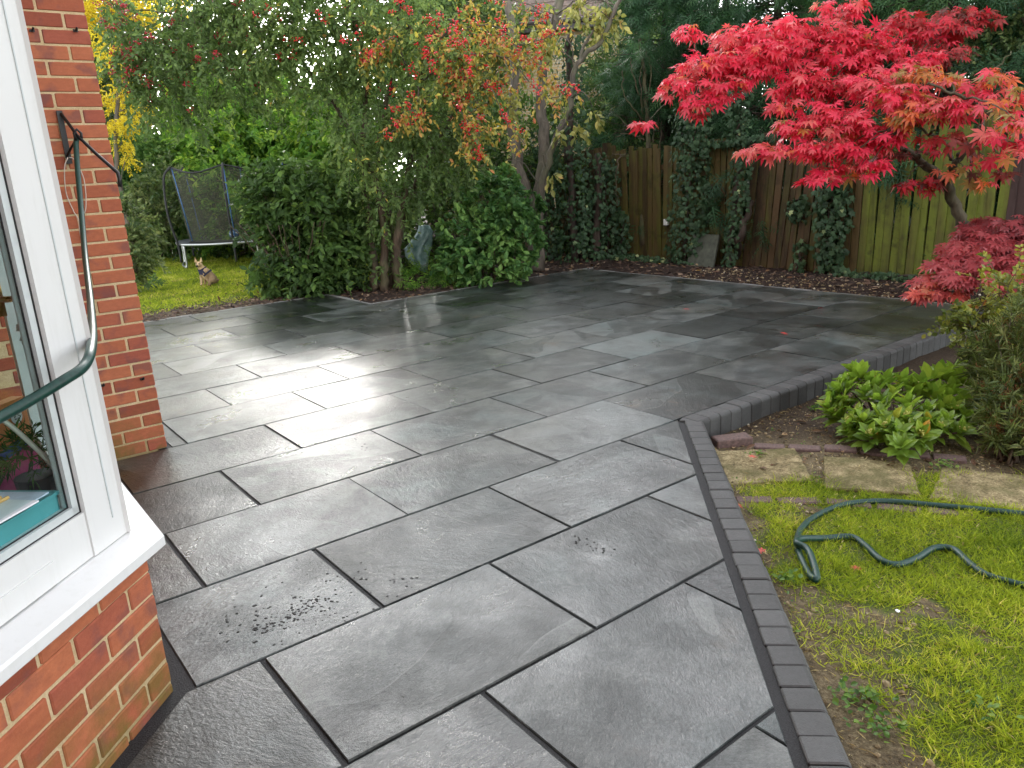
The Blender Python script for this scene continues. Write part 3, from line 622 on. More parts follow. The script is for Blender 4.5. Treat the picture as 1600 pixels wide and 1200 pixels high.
L_CHOIS = leafmat('choisya_leaf', [(0.0, (0.014, 0.042, 0.014)), (0.5, (0.040, 0.095, 0.026)), (1.0, (0.110, 0.19, 0.050))], 0.5, 0.28, 0.35, 2.0)
L_IVY = leafmat('ivy_leaf', [(0.0, (0.012, 0.028, 0.014)), (0.6, (0.030, 0.062, 0.028)), (0.93, (0.055, 0.10, 0.045)), (1.0, (0.24, 0.28, 0.13))], 0.5, 0.28, 0.25, 1.6)
L_CONIF = leafmat('cypress_leaf', [(0.0, (0.010, 0.030, 0.014)), (0.5, (0.024, 0.062, 0.024)), (1.0, (0.060, 0.120, 0.035))], 0.5, 0.28, 0.3, 1.9)
L_LAUREL = leafmat('laurel_leaf', [(0.0, (0.035, 0.085, 0.018)), (0.5, (0.085, 0.19, 0.03)), (0.9, (0.19, 0.32, 0.045)), (1.0, (0.30, 0.40, 0.06))], 0.5, 0.28, 0.5, 1.35)
L_HEDGE = leafmat('hedge_leaf', [(0.0, (0.022, 0.055, 0.016)), (0.5, (0.055, 0.12, 0.03)), (1.0, (0.15, 0.22, 0.055))], 0.5, 0.28, 0.4, 1.7)
L_PALE = leafmat('variegated_leaf', [(0.0, (0.06, 0.11, 0.035)), (0.5, (0.16, 0.22, 0.075)), (1.0, (0.40, 0.44, 0.19))], 0.42, 0.45, 0.35)
L_YELLOW = leafmat('robinia_yellow_leaf', [(0.0, (0.48, 0.36, 0.025)), (0.5, (0.74, 0.58, 0.035)), (1.0, (0.80, 0.70, 0.09))], 0.5, 0.3, 0.55)
L_MAPLE = leafmat('red_maple_leaf', [(0.0, (0.13, 0.030, 0.024)), (0.14, (0.30, 0.035, 0.030)), (0.36, (0.62, 0.022, 0.045)), (0.62, (0.76, 0.030, 0.090)), (0.80, (0.70, 0.13, 0.14)), (0.92, (0.66, 0.16, 0.03)), (1.0, (0.30, 0.20, 0.05))], 0.45, 0.4, 0.42)
L_DWARF = leafmat('dusky_red_maple_leaf', [(0.0, (0.12, 0.022, 0.026)), (0.4, (0.30, 0.035, 0.045)), (0.75, (0.46, 0.075, 0.085)), (0.92, (0.60, 0.10, 0.07)), (1.0, (0.62, 0.25, 0.14))], 0.42, 0.45, 0.35)
L_SKIM = leafmat('skimmia_leaf', [(0.0, (0.07, 0.15, 0.022)), (0.5, (0.21, 0.33, 0.040)), (0.88, (0.40, 0.50, 0.07)), (0.95, (0.42, 0.46, 0.06)), (1.0, (0.55, 0.30, 0.04))], 0.34, 0.45, 0.4)
L_HEBE = leafmat('narrow_shrub_leaf', [(0.0, (0.042, 0.068, 0.020)), (0.5, (0.115, 0.155, 0.042)), (0.85, (0.22, 0.25, 0.085)), (1.0, (0.30, 0.31, 0.12))], 0.45, 0.4, 0.3)
L_SEED = leafmat('brown_seed_head', [(0.0, (0.15, 0.055, 0.026)), (1.0, (0.36, 0.16, 0.07))], 0.7, 0.2, 0.1)
L_EUON = leafmat('golden_shrub_leaf', [(0.0, (0.08, 0.12, 0.02)), (0.5, (0.22, 0.25, 0.04)), (0.9, (0.40, 0.38, 0.06)), (1.0, (0.5, 0.22, 0.06))], 0.42, 0.45, 0.35)
L_CHERRY = leafmat('cherry_leaf', [(0.0, (0.12, 0.15, 0.04)), (0.5, (0.30, 0.31, 0.09)), (0.85, (0.46, 0.43, 0.14)), (1.0, (0.5, 0.34, 0.12))], 0.42, 0.4, 0.4)
L_BGTREE = leafmat('tall_tree_leaf', [(0.0, (0.022, 0.040, 0.014)), (0.5, (0.052, 0.085, 0.026)), (1.0, (0.11, 0.15, 0.045))], 0.5, 0.28, 0.4, 1.8)
BERRY = simple('red_berry', (0.62, 0.022, 0.030), 0.25, 0.6, nscale=60, var=0.25)
BERRY_D = simple('dark_red_berry', (0.33, 0.010, 0.022), 0.28, 0.6, nscale=60, var=0.25)
OCTA = ([(1, 0, 0), (-1, 0, 0), (0, 1, 0), (0, -1, 0), (0, 0, 1), (0, 0, -1)], [(0, 2, 4), (2, 1, 4), (1, 3, 4), (3, 0, 4), (2, 0, 5), (1, 2, 5), (3, 1, 5), (0, 3, 5)])
def berries(mb, cen, n, spread, size, mi=0):
    N = len(cen); p = (cen[:, None, :]+rng.normal(size=(N, n, 3))*spread).reshape(-1, 3)
    mb.inst(OCTA, p, rng.normal(size=p.shape), rng.normal(size=p.shape), size*(0.7+0.6*rng.random(len(p))), mi=mi)

def bush(name, label, cat, base, ells, leaf, tmpl, nspray, m, L, lsize, bark=BARK_BROWN, droop=0.2, stems=8, shell=0.6, up=0.6, hue=None, huej=0.2, spread=0.9, group=None, outward=1.0, stem_r=0.012, extra=None):
    """shrub or tree crown: leaf sprays through the given ellipsoids, woody stems rising to them"""
    t = thing(name, label, cat, base, group); mb = MB(); sb = MB(); C_, D_ = [], []
    tot = sum(w for *_, w in ells)
    for c, r, w_ in ells:
        n = max(3, int(nspray*w_/tot)); p, d = in_ell(n, c, r, shell)
        C_.append(p); D_.append(d*outward+rng.normal(size=d.shape)*0.55+np.array([0, 0, 0.25]))
    stray = rng.random(len(np.vstack(C_))) < 0.10
    C_ = np.vstack(C_); D_ = np.vstack(D_); C_[stray] += norm(D_[stray])*(0.4+0.9*rng.random((stray.sum(), 1)))*L*0.9
    keep = (C_[:, 2] > base[2]+0.03) & (fbm(C_[:, 0]*3.1+C_[:, 2]*2.3, C_[:, 1]*3.1+C_[:, 2]*1.7, 15) > 0.30); C_, D_ = C_[keep], D_[keep]
    h_ = hue if hue is None or np.isscalar(hue) else hue
    h_ = np.clip((0.5 if h_ is None else h_)+(fbm(C_[:, 0]*2.2+C_[:, 2]*1.3, C_[:, 1]*2.2-C_[:, 2], 3)-0.5)*0.9+rng.normal(0, 0.08, len(C_)), 0, 1)
    mb.inst(tmpl, *sprays(C_, D_, L, m, lsize, droop=droop, up=up, hue=h_, huej=huej, spread=spread))
    b0 = np.asarray(base, float)
    for i in range(stems):
        c = C_[rng.integers(len(C_))]; a = b0+np.array([*rng.normal(0, 0.06+0.02*stems/8, 2), -0.03])
        limb(sb, [a, a*0.45+c*0.55+np.array([0, 0, 0.12])+rng.normal(0, 0.05, 3), c], stem_r, stem_r*0.35, 5, 5, 0.01)
    k = rng.choice(len(C_), min(len(C_), 260 if nspray >= 200 else 0), replace=False); twigs(sb, C_[k], D_[k], L, 0.0035)
    if extra: extra(t, C_, D_)
    sb.build('stems', bark, t, smooth=True)['kind'] = 'stuff'; mb.build('foliage', leaf, t); return t
def ell_px(px, py, d, rx, ry, rz=None, wt=1.0):        # ellipsoid from its place in the view, its depth and its size in photo pixels
    c = at(px, py, d); k = d/FPX; return (c, np.array([rx*k, rx*k if rz is None else rz, ry*k]), wt)

# ---- far backdrop: tall trees beyond the garden
for i, (px, d, wd, hh, lab) in enumerate(((60, 21, 2.6, 7.5, 'tall dark tree far left, behind the yellow tree'), (290, 22, 3.0, 7.6, 'tall tree behind the trampoline and its hedge'), (400, 22, 2.2, 6.2, 'tall tree behind the laurel hedge and the left half of the berry tree'), (555, 25, 2.4, 5.6, 'thin tree glimpsed through the middle of the berry tree'), (680, 20, 2.6, 6.8, 'tall tree behind the berry tree, left of the buff brick house'), (1010, 19, 2.4, 6.5, 'tall tree behind the cypresses, right of the buff brick house'), (1350, 16, 3.0, 6.8, 'tall dark tree behind the fence and the red maple'), (1620, 14, 2.6, 6.5, 'tall tree beyond the right end of the fence'))):
    b0 = gr(px, 390, 0); b0 = CP+(at(px, 300, 1.0)-CP)*d; b0 = np.array([b0[0], b0[1], 0.0])
    els = []
    for k in range(9):
        a = rng.random()*6.28; rr = wd*0.55*rng.random()**0.5; z = hh*(0.24+0.62*rng.random())
        els.append((b0+np.array([math.cos(a)*rr, math.sin(a)*rr, z]), np.array([wd*0.5, wd*0.5, hh*0.17]), 1.0))
    t = bush('tall_tree', lab, 'tree', b0, els, L_BGTREE, LEAF4, 1500, 13, 0.6, 0.15, BARK_DARK, stems=14, shell=0.35, stem_r=0.05, group='tall trees beyond the garden')
    tr = MB(); limb(tr, [b0-(0, 0, 0.1), b0+(0.1, 0, hh*0.3), b0+(0, 0.1, hh*0.7)], 0.17, 0.05, 9); tr.build('trunk', BARK_DARK, t, smooth=True)

# ---- cypresses along the fence
for i, (y, h_, x) in enumerate(((1.9, 4.9, 10.0), (3.2, 5.0, 10.2), (4.5, 4.8, 10.0), (5.7, 4.8, 10.2), (6.8, 4.7, 10.0), (7.8, 4.9, 10.2), (8.8, 4.6, 10.0))):
    lab = ('dark green cypress behind the fence at the far right of the photo', 'dark green cypress behind the algae-green fence boards, above the maple trunk', 'dark green cypress behind the upper right part of the red maple crown', 'dark green cypress straight behind the middle of the red maple', 'dark green cypress behind the dark leaning trunk, at the left end of the maple', 'dark green cypress behind the wide ivy curtain on the fence', 'dark green cypress behind the thin bare tree, nearest the cherry')[i]
    b0 = np.array([x, y, 0.0]); t = thing('cypress', lab, 'tree', b0, 'cypresses behind the fence'); mb = MB(); sb = MB()
    limb(sb, [b0-(0, 0, 0.1), b0+(0.05, 0, h_*0.5), b0+(0, 0, h_*0.95)], 0.12, 0.03, 8)
    C_, D_ = [], []
    for k in range(74):
        z = 0.15+(h_-0.35)*rng.random()**0.85; a = rng.random()*6.28; rr = 1.25*(1-0.62*(z/h_)**1.6)*(0.75+0.35*rng.random())
        tip = b0+np.array([math.cos(a)*rr, math.sin(a)*rr, z-0.25*rr]); ori = b0+np.array([0, 0, z-0.1])
        limb(sb, [ori, (ori+tip)/2+(0, 0, 0.05), tip], 0.016, 0.004, 4, 4)
        n = 26; s_ = 0.45+0.6*rng.random(n); C_.append(ori+(tip-ori)*s_[:, None]+rng.normal(0, 0.11, (n, 3))); D_.append(np.tile(norm(tip-ori), (n, 1))+rng.normal(0, 0.45, (n, 3))-(0, 0, 0.35))
    C_ = np.vstack(C_); D_ = np.vstack(D_); h2 = np.clip(0.35+(fbm(C_[:, 1]*2, C_[:, 2]*2, 4)-0.5)*1.1, 0, 1)
    mb.inst(FROND, *sprays(C_, D_, 0.16, 3, 0.26, droop=0.55, up=0.5, hue=h2, huej=0.15))
    for k in range(40):                  # bare dead twigs low in the crown, towards the patio
        a = math.pi+rng.normal(0, 0.8); p0 = b0+np.array([0, 0, 1.0+1.9*rng.random()]); p1 = p0+np.array([math.cos(a)*(0.7+0.5*rng.random()), math.sin(a)*0.7, -0.1+0.5*rng.random()])
        limb(sb, [p0, (p0+p1)/2+rng.normal(0, 0.08, 3), p1], 0.009, 0.003, 4, 4, mi=1)
    sb.build('trunk', [BARK_DARK, TWIG_GREY], t, smooth=True); mb.build('crown', L_CONIF, t)
# ---- hedges and shrubs round the far lawn
b0 = gr(470, 420); b0[2] = 0
bush('laurel', 'bright lime green laurel hedge behind the trampoline net', 'hedge', at(440, 330, 16.2)*np.array([1, 1, 0]), [ell_px(360, 225, 16.5, 70, 45), ell_px(440, 190, 16.5, 70, 60), ell_px(500, 220, 16.0, 70, 60), ell_px(420, 260, 16, 110, 50), ell_px(540, 280, 15.5, 60, 70), ell_px(420, 340, 16.5, 110, 60), ell_px(320, 170, 17, 50, 40)], L_LAUREL, LEAF4, 2300, 14, 0.42, 0.13, droop=0.4, stems=16, stem_r=0.03, hue=0.6)
bush('hedge', 'mid green leafy hedge left of the trampoline', 'hedge', at(250, 330, 17.0)*np.array([1, 1, 0]), [ell_px(215, 270, 17, 60, 50), ell_px(280, 280, 17.2, 60, 55), ell_px(240, 340, 17, 70, 60), ell_px(330, 330, 17.4, 70, 60), ell_px(300, 250, 17.6, 60, 50), ell_px(350, 290, 17.4, 60, 50), ell_px(180, 330, 17, 60, 70), ell_px(130, 300, 17, 70, 90), ell_px(380, 370, 17.2, 60, 40)], L_HEDGE, LEAF4, 2600, 14, 0.36, 0.11, stems=14, stem_r=0.03, hue=0.45)
bush('shrub', 'pale variegated shrub against the corner of the brick pier', 'shrub', gr(200, 437), [ell_px(196, 365, 11.2, 30, 55), ell_px(205, 400, 11.2, 28, 35)], L_PALE, LEAF4, 330, 12, 0.18, 0.075, stems=8)
bush('shrub', 'pale round shrub on the lawn directly left of the trampoline', 'shrub', gr(252, 402), [ell_px(245, 322, 15.2, 42, 40), ell_px(262, 295, 15.3, 40, 30), ell_px(230, 350, 15.2, 36, 34)], L_PALE, LEAF4, 420, 13, 0.24, 0.09, stems=8, hue=0.35)
bush('shrub', 'dark low shrubs massed under and behind the trampoline', 'shrub', at(360, 330, 16.0)*np.array([1, 1, 0]), [ell_px(300, 375, 16.4, 60, 26), ell_px(390, 375, 16.2, 60, 26), ell_px(470, 372, 15.8, 60, 30), ell_px(540, 390, 14.6, 50, 40), ell_px(560, 350, 14.0, 50, 60)], L_SHRUB, LEAF4, 900, 12, 0.3, 0.1, stems=10)

# ---- yellow robinia by the tile-hung house
yb = at(195, 330, 14.5)*np.array([1, 1, 0])
yt = thing('yellow_tree', 'slender tree with bright yellow leaves right beside the brick pier', 'tree', yb); mb = MB(); sb = MB()
tp_ = limb(sb, [yb, at(182, 240, 14.5), at(186, 120, 14.5), at(180, 0, 14.6), at(170, -90, 14.7)], 0.05, 0.015, 7)
YE = [(170, 20, 36, 26), (200, 5, 42, 26), (225, 30, 22, 16), (165, 75, 20, 22), (185, 105, 30, 12), (205, 100, 24, 9), (182, 150, 22, 22), (215, 165, 12, 14), (185, 195, 22, 16), (200, 185, 20, 14), (192, 225, 14, 12), (195, 250, 8, 8), (140, 10, 30, 40), (280, 5, 14, 8), (170, -40, 60, 30)]
C_ = []
for (px, py, rx, ry) in YE:
    n = int(rx*ry/9)+6; p, _ = in_ell(n, at(px, py, 14.5+rng.normal(0, 0.2)), np.array([rx*0.0121, 0.35, ry*0.0121]), 0.0); C_.append(p)
    limb(sb, [tp_[min(len(tp_)-1, max(2, int(len(tp_)*(330-py)/430)))], at(px, py-6, 14.5), at(px+rx*0.7, py+4, 14.5)], 0.012, 0.003, 4, 4)
C_ = np.vstack(C_); D_ = rng.normal(size=C_.shape)*np.array([1, 1, 0.4])-(0, 0, 0.5)
mb.inst(LEAF4, *sprays(C_, D_, 0.20, 13, 0.058, droop=0.35, spread=1.2)); sb.build('trunk', BARK_GREY, yt, smooth=True); mb.build('crown', L_YELLOW, yt)

# ---- big rounded dark shrub at the lawn edge
def shrub_stems(t, C_, D_):
    s_ = MB(); b_ = WL[t.name]
    for i in range(26):
        a = rng.random()*6.28; r_ = 0.10+0.10*rng.random(); p0 = b_+np.array([math.cos(a)*r_, math.sin(a)*r_, -0.02]); k = 3.0+1.6*rng.random()
        limb(s_, [p0, b_+np.array([math.cos(a)*r_*k*0.7, math.sin(a)*r_*k*0.7, 0.45]), b_+np.array([math.cos(a)*r_*k*1.3, math.sin(a)*r_*k*1.3, 0.95])], 0.013, 0.006, 5, 5)
    s_.build('bare_stems', BARK_BROWN, t, smooth=True)
bush('rounded_shrub', 'large rounded dark green shrub with bare red-brown stems at the lawn edge', 'shrub', gr(468, 456), [ell_px(470, 312, 10.3, 76, 50, None, 1.6), ell_px(510, 345, 10.2, 52, 60), ell_px(428, 305, 10.3, 28, 30, None, 0.8), ell_px(412, 352, 10.4, 12, 18, None, 0.2), ell_px(520, 400, 10.3, 46, 52), ell_px(485, 425, 10.2, 52, 34, None, 0.7), ell_px(425, 430, 10.2, 26, 24, None, 0.3), ell_px(470, 370, 10.35, 60, 60, None, 0.8)], L_SHRUB, LEAF8, 1500, 9, 0.19, 0.098, stems=22, droop=0.35, hue=0.42, extra=shrub_stems, stem_r=0.014)

# ---- the berry tree (cotoneaster) with several stems
cb = gr(612, 449); ct = thing('berry_tree', 'large multi-stemmed tree hung with red berries at the patio corner', 'tree', cb); mb = MB(); sb = MB(); bb = MB()
stems_px = [[(588, 452, 10.3), (580, 380, 10.3), (566, 250, 10.2), (572, 120, 10.1), (540, -10, 10.0), (500, -80, 9.9)],
            [(602, 455, 10.25), (600, 380, 10.2), (590, 250, 10.1), (612, 120, 10.0), (625, 10, 9.9)],
            [(622, 450, 10.2), (622, 370, 10.1), (640, 250, 10.0), (655, 130, 9.9), (690, 20, 9.7)],
            [(612, 448, 10.4), (612, 350, 10.5), (560, 230, 10.6), (490, 120, 10.6), (400, 50, 10.5), (290, 30, 10.4)],
            [(618, 446, 10.4), (632, 330, 10.4), (690, 210, 10.3), (750, 120, 10.1), (830, 60, 10.0)]]
skel = []
for i, s_ in enumerate(stems_px): skel.append(limb(sb, [at(*q) for q in s_], 0.062 if i < 3 else 0.045, 0.016, 9, 8, 0.012))
skel = np.vstack(skel)
CE = [  # px, py, depth, rx, ry, hue, weight, berries
 (200, 60, 9.9, 45, 40, .35, 1.0, 3), (250, 90, 9.9, 50, 45, .35, 1.2, 3), (200, 110, 10.0, 30, 30, .3, .6, 3), (300, 60, 10.1, 55, 45, .35, 1.2, 2), (330, 120, 10.1, 55, 40, .3, 1.1, 1), (270, 150, 10.0, 45, 34, .3, .9, 1), (230, 175, 10.1, 30, 25, .3, .4, 0),
 (370, 30, 10.1, 60, 40, .42, 1.3, 1), (400, 90, 10.2, 60, 40, .38, 1.2, 1), (440, 50, 10.0, 60, 45, .42, 1.4, 1), (360, 160, 10.2, 40, 30, .3, .4, 0), (300, 195, 10.3, 25, 25, .25, .25, 0), (430, 140, 10.3, 40, 25, .45, .4, 0), (420, 175, 10.5, 30, 28, .2, .3, 0),
 (480, 30, 10.0, 60, 40, .45, 1.3, 1), (530, 70, 9.9, 60, 50, .45, 1.5, 1), (490, 110, 10.0, 50, 35, .4, 1.0, 0), (520, 165, 10.0, 45, 45, .35, .9, 0), (560, 30, 9.8, 60, 45, .5, 1.5, 1), (590, 100, 9.8, 55, 50, .45, 1.4, 1), (585, 190, 9.8, 45, 50, .35, 1.0, 0), (560, 260, 9.9, 40, 40, .5, 1.0, 0), (545, 225, 9.8, 30, 30, .5, .5, 0), (600, 320, 10.0, 38, 45, .4, .6, 0), (610, 390, 10.2, 34, 34, .35, .15, 0), (640, 180, 9.8, 45, 50, .4, 1.0, 1), (660, 250, 9.9, 50, 45, .35, 1.3, 0), (640, 300, 10.1, 40, 30, .35, .6, 0), (690, 210, 9.9, 45, 40, .35, 1.1, 0), (720, 265, 10.0, 30, 25, .35, .4, 0), (640, 60, 9.7, 50, 45, .55, 1.2, 2), (690, 60, 9.6, 55, 45, .62, 1.2, 3), (690, 120, 9.6, 50, 40, .6, 1.1, 3), (575, 340, 10.3, 25, 40, .4, .2, 0), (300, -10, 10, 70, 30, .4, .9, 1), (180, 20, 10, 30, 30, .35, .5, 3), (640, -20, 9.7, 80, 30, .5, .8, 1), (480, -25, 10, 70, 25, .45, 1.0, 1), (540, -50, 10, 70, 30, .45, 1.2, 1), (420, -30, 10.2, 80, 30, .45, 1.2, 1), (350, -20, 10.3, 70, 30, .45, 1.0, 1), (610, 20, 10.2, 60, 50, .5, 1.3, 0), (520, 20, 10.4, 70, 50, .45, 1.4, 0), (470, 90, 10.6, 60, 50, .5, 1.0, 0), (560, 130, 10.6, 60, 50, .5, 1.0, 0)]
C_, D_, H_ = [], [], []
for (px, py, d, rx, ry, hu, wt, nb) in CE:
    n = int(62*wt); n = int(n*(1.35 if px < 470 and py < 130 else 1.0)); p, dd = in_ell(n, at(px, py, d), np.array([rx, rx*1.15, ry])*d/FPX, 0.15); C_.append(p); D_.append(dd*0.7+rng.normal(size=p.shape)*0.55-(0, 0, 0.25)); H_.append(np.full(n, hu))
    branches_to(sb, skel, [at(px+rng.normal(0, 8), py, d)], 0.016, 0.004)
    if nb: q, _ = in_ell(5*nb, at(px, py, d-0.15), np.array([rx, rx, ry])*d/FPX, 0.5); berries(bb, q, 11, 0.028, 0.0125, mi=1 if px < 420 else 0)
C_ = np.vstack(C_); D_ = np.vstack(D_); H_ = np.concatenate(H_)
H_ = np.clip(H_+(fbm(C_[:, 0]*2.5+C_[:, 2]*2, C_[:, 1]*2.5, 8)-0.5)*0.55, 0, 0.86)
mb.inst(LEAF8, *sprays(C_, D_, 0.22, 11, 0.068, droop=0.45, spread=0.85, up=0.45, hue=H_, huej=0.13)); twigs(sb, C_[::3], D_[::3], 0.22, 0.0035)
# arching autumn branches on the right, hung with berries
ab = MB()
for path in ([(655, 130, 9.7), (700, 60, 9.4), (770, 40, 9.3), (830, 90, 9.3), (880, 130, 9.3)], [(655, 130, 9.7), (720, 90, 9.4), (790, 90, 9.2), (850, 150, 9.2), (893, 140, 9.2)], [(690, 60, 9.6), (740, 0, 9.4), (820, 5, 9.4), (880, 40, 9.4)], [(655, 160, 9.7), (700, 130, 9.4), (760, 130, 9.2), (790, 190, 9.2), (820, 225, 9.2)], [(640, 120, 9.6), (615, 60, 9.3), (590, 85, 9.2), (572, 98, 9.2)], [(655, 130, 9.6), (650, 170, 9.3), (632, 175, 9.2), (612, 212, 9.2)], [(700, 130, 9.5), (740, 160, 9.3), (748, 210, 9.2), (746, 262, 9.2)], [(690, 120, 9.5), (730, 190, 9.3), (738, 240, 9.3)], [(655, 100, 9.6), (690, 90, 9.3), (720, 110, 9.2), (740, 150, 9.2)], [(700, 30, 9.5), (780, 70, 9.3), (850, 60, 9.3), (870, 45, 9.3)]):
    p = limb(ab, [at(*q) for q in path], 0.012, 0.003, 5, 8, 0.006); k = p[len(p)//4:]
    idx = rng.integers(0, len(k), 46); c = k[idx]+rng.normal(0, 0.10, (46, 3)); dv = rng.normal(size=c.shape)*0.6-(0, 0, 0.5)
    mb.inst(LEAF8, *sprays(c, dv, 0.13, 7, 0.060, droop=0.5, hue=0.35+0.5*rng.random(46), huej=0.2), mi=1)
    q = k[rng.integers(0, len(k), 9)]+rng.normal(0, 0.05, (9, 3)); berries(bb, q, 12, 0.026, 0.0125)
q, _ = in_ell(40, at(745, 85, 9.25), np.array([0.75, 0.5, 0.42]), 0.0); berries(bb, q, 12, 0.028, 0.0125)
c, _ = in_ell(150, at(755, 90, 9.3), np.array([0.75, 0.5, 0.45]), 0.0); mb.inst(LEAF8, *sprays(c, rng.normal(size=c.shape)-(0, 0, 0.5), 0.14, 7, 0.06, droop=0.5, hue=0.3+0.6*rng.random(150), huej=0.2), mi=1)
sb.build('stems', BARK_BROWN, ct, smooth=True); ab.build('arching_branches', BARK_GREY, ct, smooth=True); mb.build('crown', [L_COTO, L_AUTUMN], ct); bb.build('berries', [BERRY, BERRY_D], ct)

# ---- cherry with three stems right of the berry tree
cb = at(838, 424, 11.2)*np.array([1, 1, 0]); ch = thing('cherry_tree', 'grey-barked tree forking into three stems, with drooping yellow-green leaves', 'tree', cb); sb = MB(); mb = MB()
P1 = limb(sb, [cb, at(832, 330, 11.3), at(812, 270, 11.3), at(800, 190, 11.3), at(806, 110, 11.3), at(790, -20, 11.3)], 0.11, 0.06, 10)
P2 = limb(sb, [cb+(0.05, 0.03, 0), at(842, 300, 11.2), at(850, 230, 11.2), at(846, 130, 11.2), at(872, 10, 11.3), at(890, -60, 11.3)], 0.10, 0.06, 10)
P3 = limb(sb, [cb, at(840, 320, 11.0), at(860, 240, 10.8), at(890, 165, 10.7), at(902, 100, 10.6), at(940, 62, 10.5), at(968, 0, 10.4), at(985, -40, 10.4)], 0.055, 0.022, 8)
limb(sb, [at(904, 98, 10.6), at(918, 60, 10.6), at(935, 40, 10.6)], 0.025, 0.012, 6); limb(sb, [at(825, 15, 11.2), at(870, 20, 11.0), at(905, -5, 10.8)], 0.02, 0.01, 6)
HC = [(860, 60, 20, 24), (928, 30, 16, 26), (945, 15, 12, 24), (910, 10, 12, 20), (968, 30, 10, 16), (895, 20, 10, 16), (845, 70, 14, 16), (800, 150, 10, 26), (930, 175, 8, 10), (905, 200, 12, 10), (870, 205, 8, 8), (860, 270, 6, 8), (840, 45, 18, 16), (790, 255, 5, 6), (935, 60, 8, 10)]
for (px, py, rx, ry) in HC:
    n = int(rx*ry/40)+3; p, _ = in_ell(n, at(px, py, 10.5), np.array([rx, rx, ry])*10.5/FPX, 0.0)
    mb.inst(LEAF8, *sprays(p, rng.normal(size=p.shape)*0.7-(0, 0, 0.3), 0.12, 6, 0.10, droop=0.8, spread=0.8, up=0.2, hue=0.55, huej=0.22)); branches_to(sb, np.vstack([P1, P2, P3]), [at(px, py-4, 10.55)], 0.010, 0.004)
sb.build('trunk', BARK_GREY, ch, smooth=True); mb.build('crown', L_CHERRY, ch)

# ---- glossy rounded shrub with whorled leaves in front of the cherry
bush('glossy_shrub', 'rounded bright glossy shrub with whorled leaves overhanging the far patio edge', 'shrub', gr(778, 436), [ell_px(770, 325, 10.3, 52, 50, None, 1.2), ell_px(735, 370, 10.2, 46, 48), ell_px(800, 365, 10.2, 48, 48), ell_px(765, 410, 10.15, 70, 30), ell_px(815, 330, 10.5, 32, 28, None, 0.5), ell_px(715, 405, 10.2, 30, 28, None, 0.5), ell_px(780, 285, 10.5, 26, 20, None, .4)], L_CHOIS, LEAF8, 900, 11, 0.075, 0.085, stems=14, droop=0.15, spread=1.3, hue=0.5, up=0.9)
bush('shrub', 'dark leafy undergrowth in the shade between the berry tree and the cherry', 'shrub', at(700, 425, 11.6)*np.array([1, 1, 0]), [ell_px(690, 330, 11.8, 55, 60), ell_px(750, 240, 12.2, 60, 60), ell_px(700, 250, 12.2, 60, 70), ell_px(820, 230, 12.6, 60, 70), ell_px(640, 360, 11.8, 40, 60), ell_px(870, 330, 12.6, 50, 70), ell_px(890, 230, 12.8, 50, 60), ell_px(560, 400, 12, 50, 40), ell_px(540, 320, 12.4, 40, 60), ell_px(615, 270, 12.4, 50, 60), ell_px(600, 180, 12.8, 55, 55), ell_px(640, 120, 13.0, 60, 50)], L_SHRUB, LEAF4, 2000, 12, 0.26, 0.09, BARK_DARK, stems=24, hue=0.45)

# ---- ivy on trunks and fence
def ivy(label, segs, n, size=0.062, trunk=None, base=None, hue=0.45):
    """segs: (centre a, centre b, radius a, radius b); leaves hang on the outside of the tapering column"""
    a0 = np.asarray(segs[0][0]); t = thing('ivy', label, 'ivy', np.array([a0[0], a0[1], 0.0]) if base is None else base); mb = MB(); sb = MB()
    tot = sum(np.linalg.norm(np.subtract(b_, a_))*(ra+rb) for a_, b_, ra, rb in segs)
    for a_, b_, ra, rb in segs:
        a_, b_ = np.asarray(a_, float), np.asarray(b_, float); m_ = int(n*np.linalg.norm(b_-a_)*(ra+rb)/tot); u = rng.random(m_); th = rng.random(m_)*6.28
        rr = (ra+(rb-ra)*u)*(0.55+0.5*rng.random(m_)); off = np.c_[np.cos(th)*0.6, np.sin(th), np.zeros(m_)]
        p = a_+(b_-a_)*u[:, None]+off*rr[:, None]+rng.normal(0, 0.02, (m_, 3))
        p[:, 0] = np.minimum(p[:, 0], FX-0.03) if trunk is None else p[:, 0]
        dv = np.c_[rng.normal(0, 0.45, m_)-0.2, rng.normal(0, 0.45, m_), -0.9+rng.normal(0, 0.3, m_)]; nv = off*0.8+np.array([-0.7, -0.25, 0.35])+rng.normal(0, 0.3, (m_, 3))
        mb.inst(IVY, p, dv, nv, size*(0.6+0.7*rng.random(m_)), np.clip(hue+rng.normal(0, 0.2, m_)+0.25*(rng.random(m_) > 0.95), 0, 1))
        limb(sb, [a_-(0, 0, 0.0), (a_+b_)/2+rng.normal(0, 0.03, 3), b_], 0.016 if trunk is None else trunk, 0.010 if trunk is None else trunk*0.7, 6, 6, 0.02)
    sb.build('stem', BARK_DARK, t, smooth=True); mb.build('leaves', L_IVY, t); return t
F_ = lambda y, z, dx=0.10: (FX-dx, y, z)
ivy('ivy-wrapped trunk at the far corner of the patio, beside the cherry', [((8.15, 9.0, 0), (8.2, 9.1, 1.5), 0.42, 0.36), ((8.2, 9.1, 1.5), (8.35, 9.15, 3.3), 0.36, 0.30), ((8.05, 9.6, 0), (8.1, 9.6, 2.0), 0.35, 0.3), ((8.35, 8.75, 0.0), (8.4, 8.7, 1.6), 0.2, 0.18)], 2600, trunk=0.07)
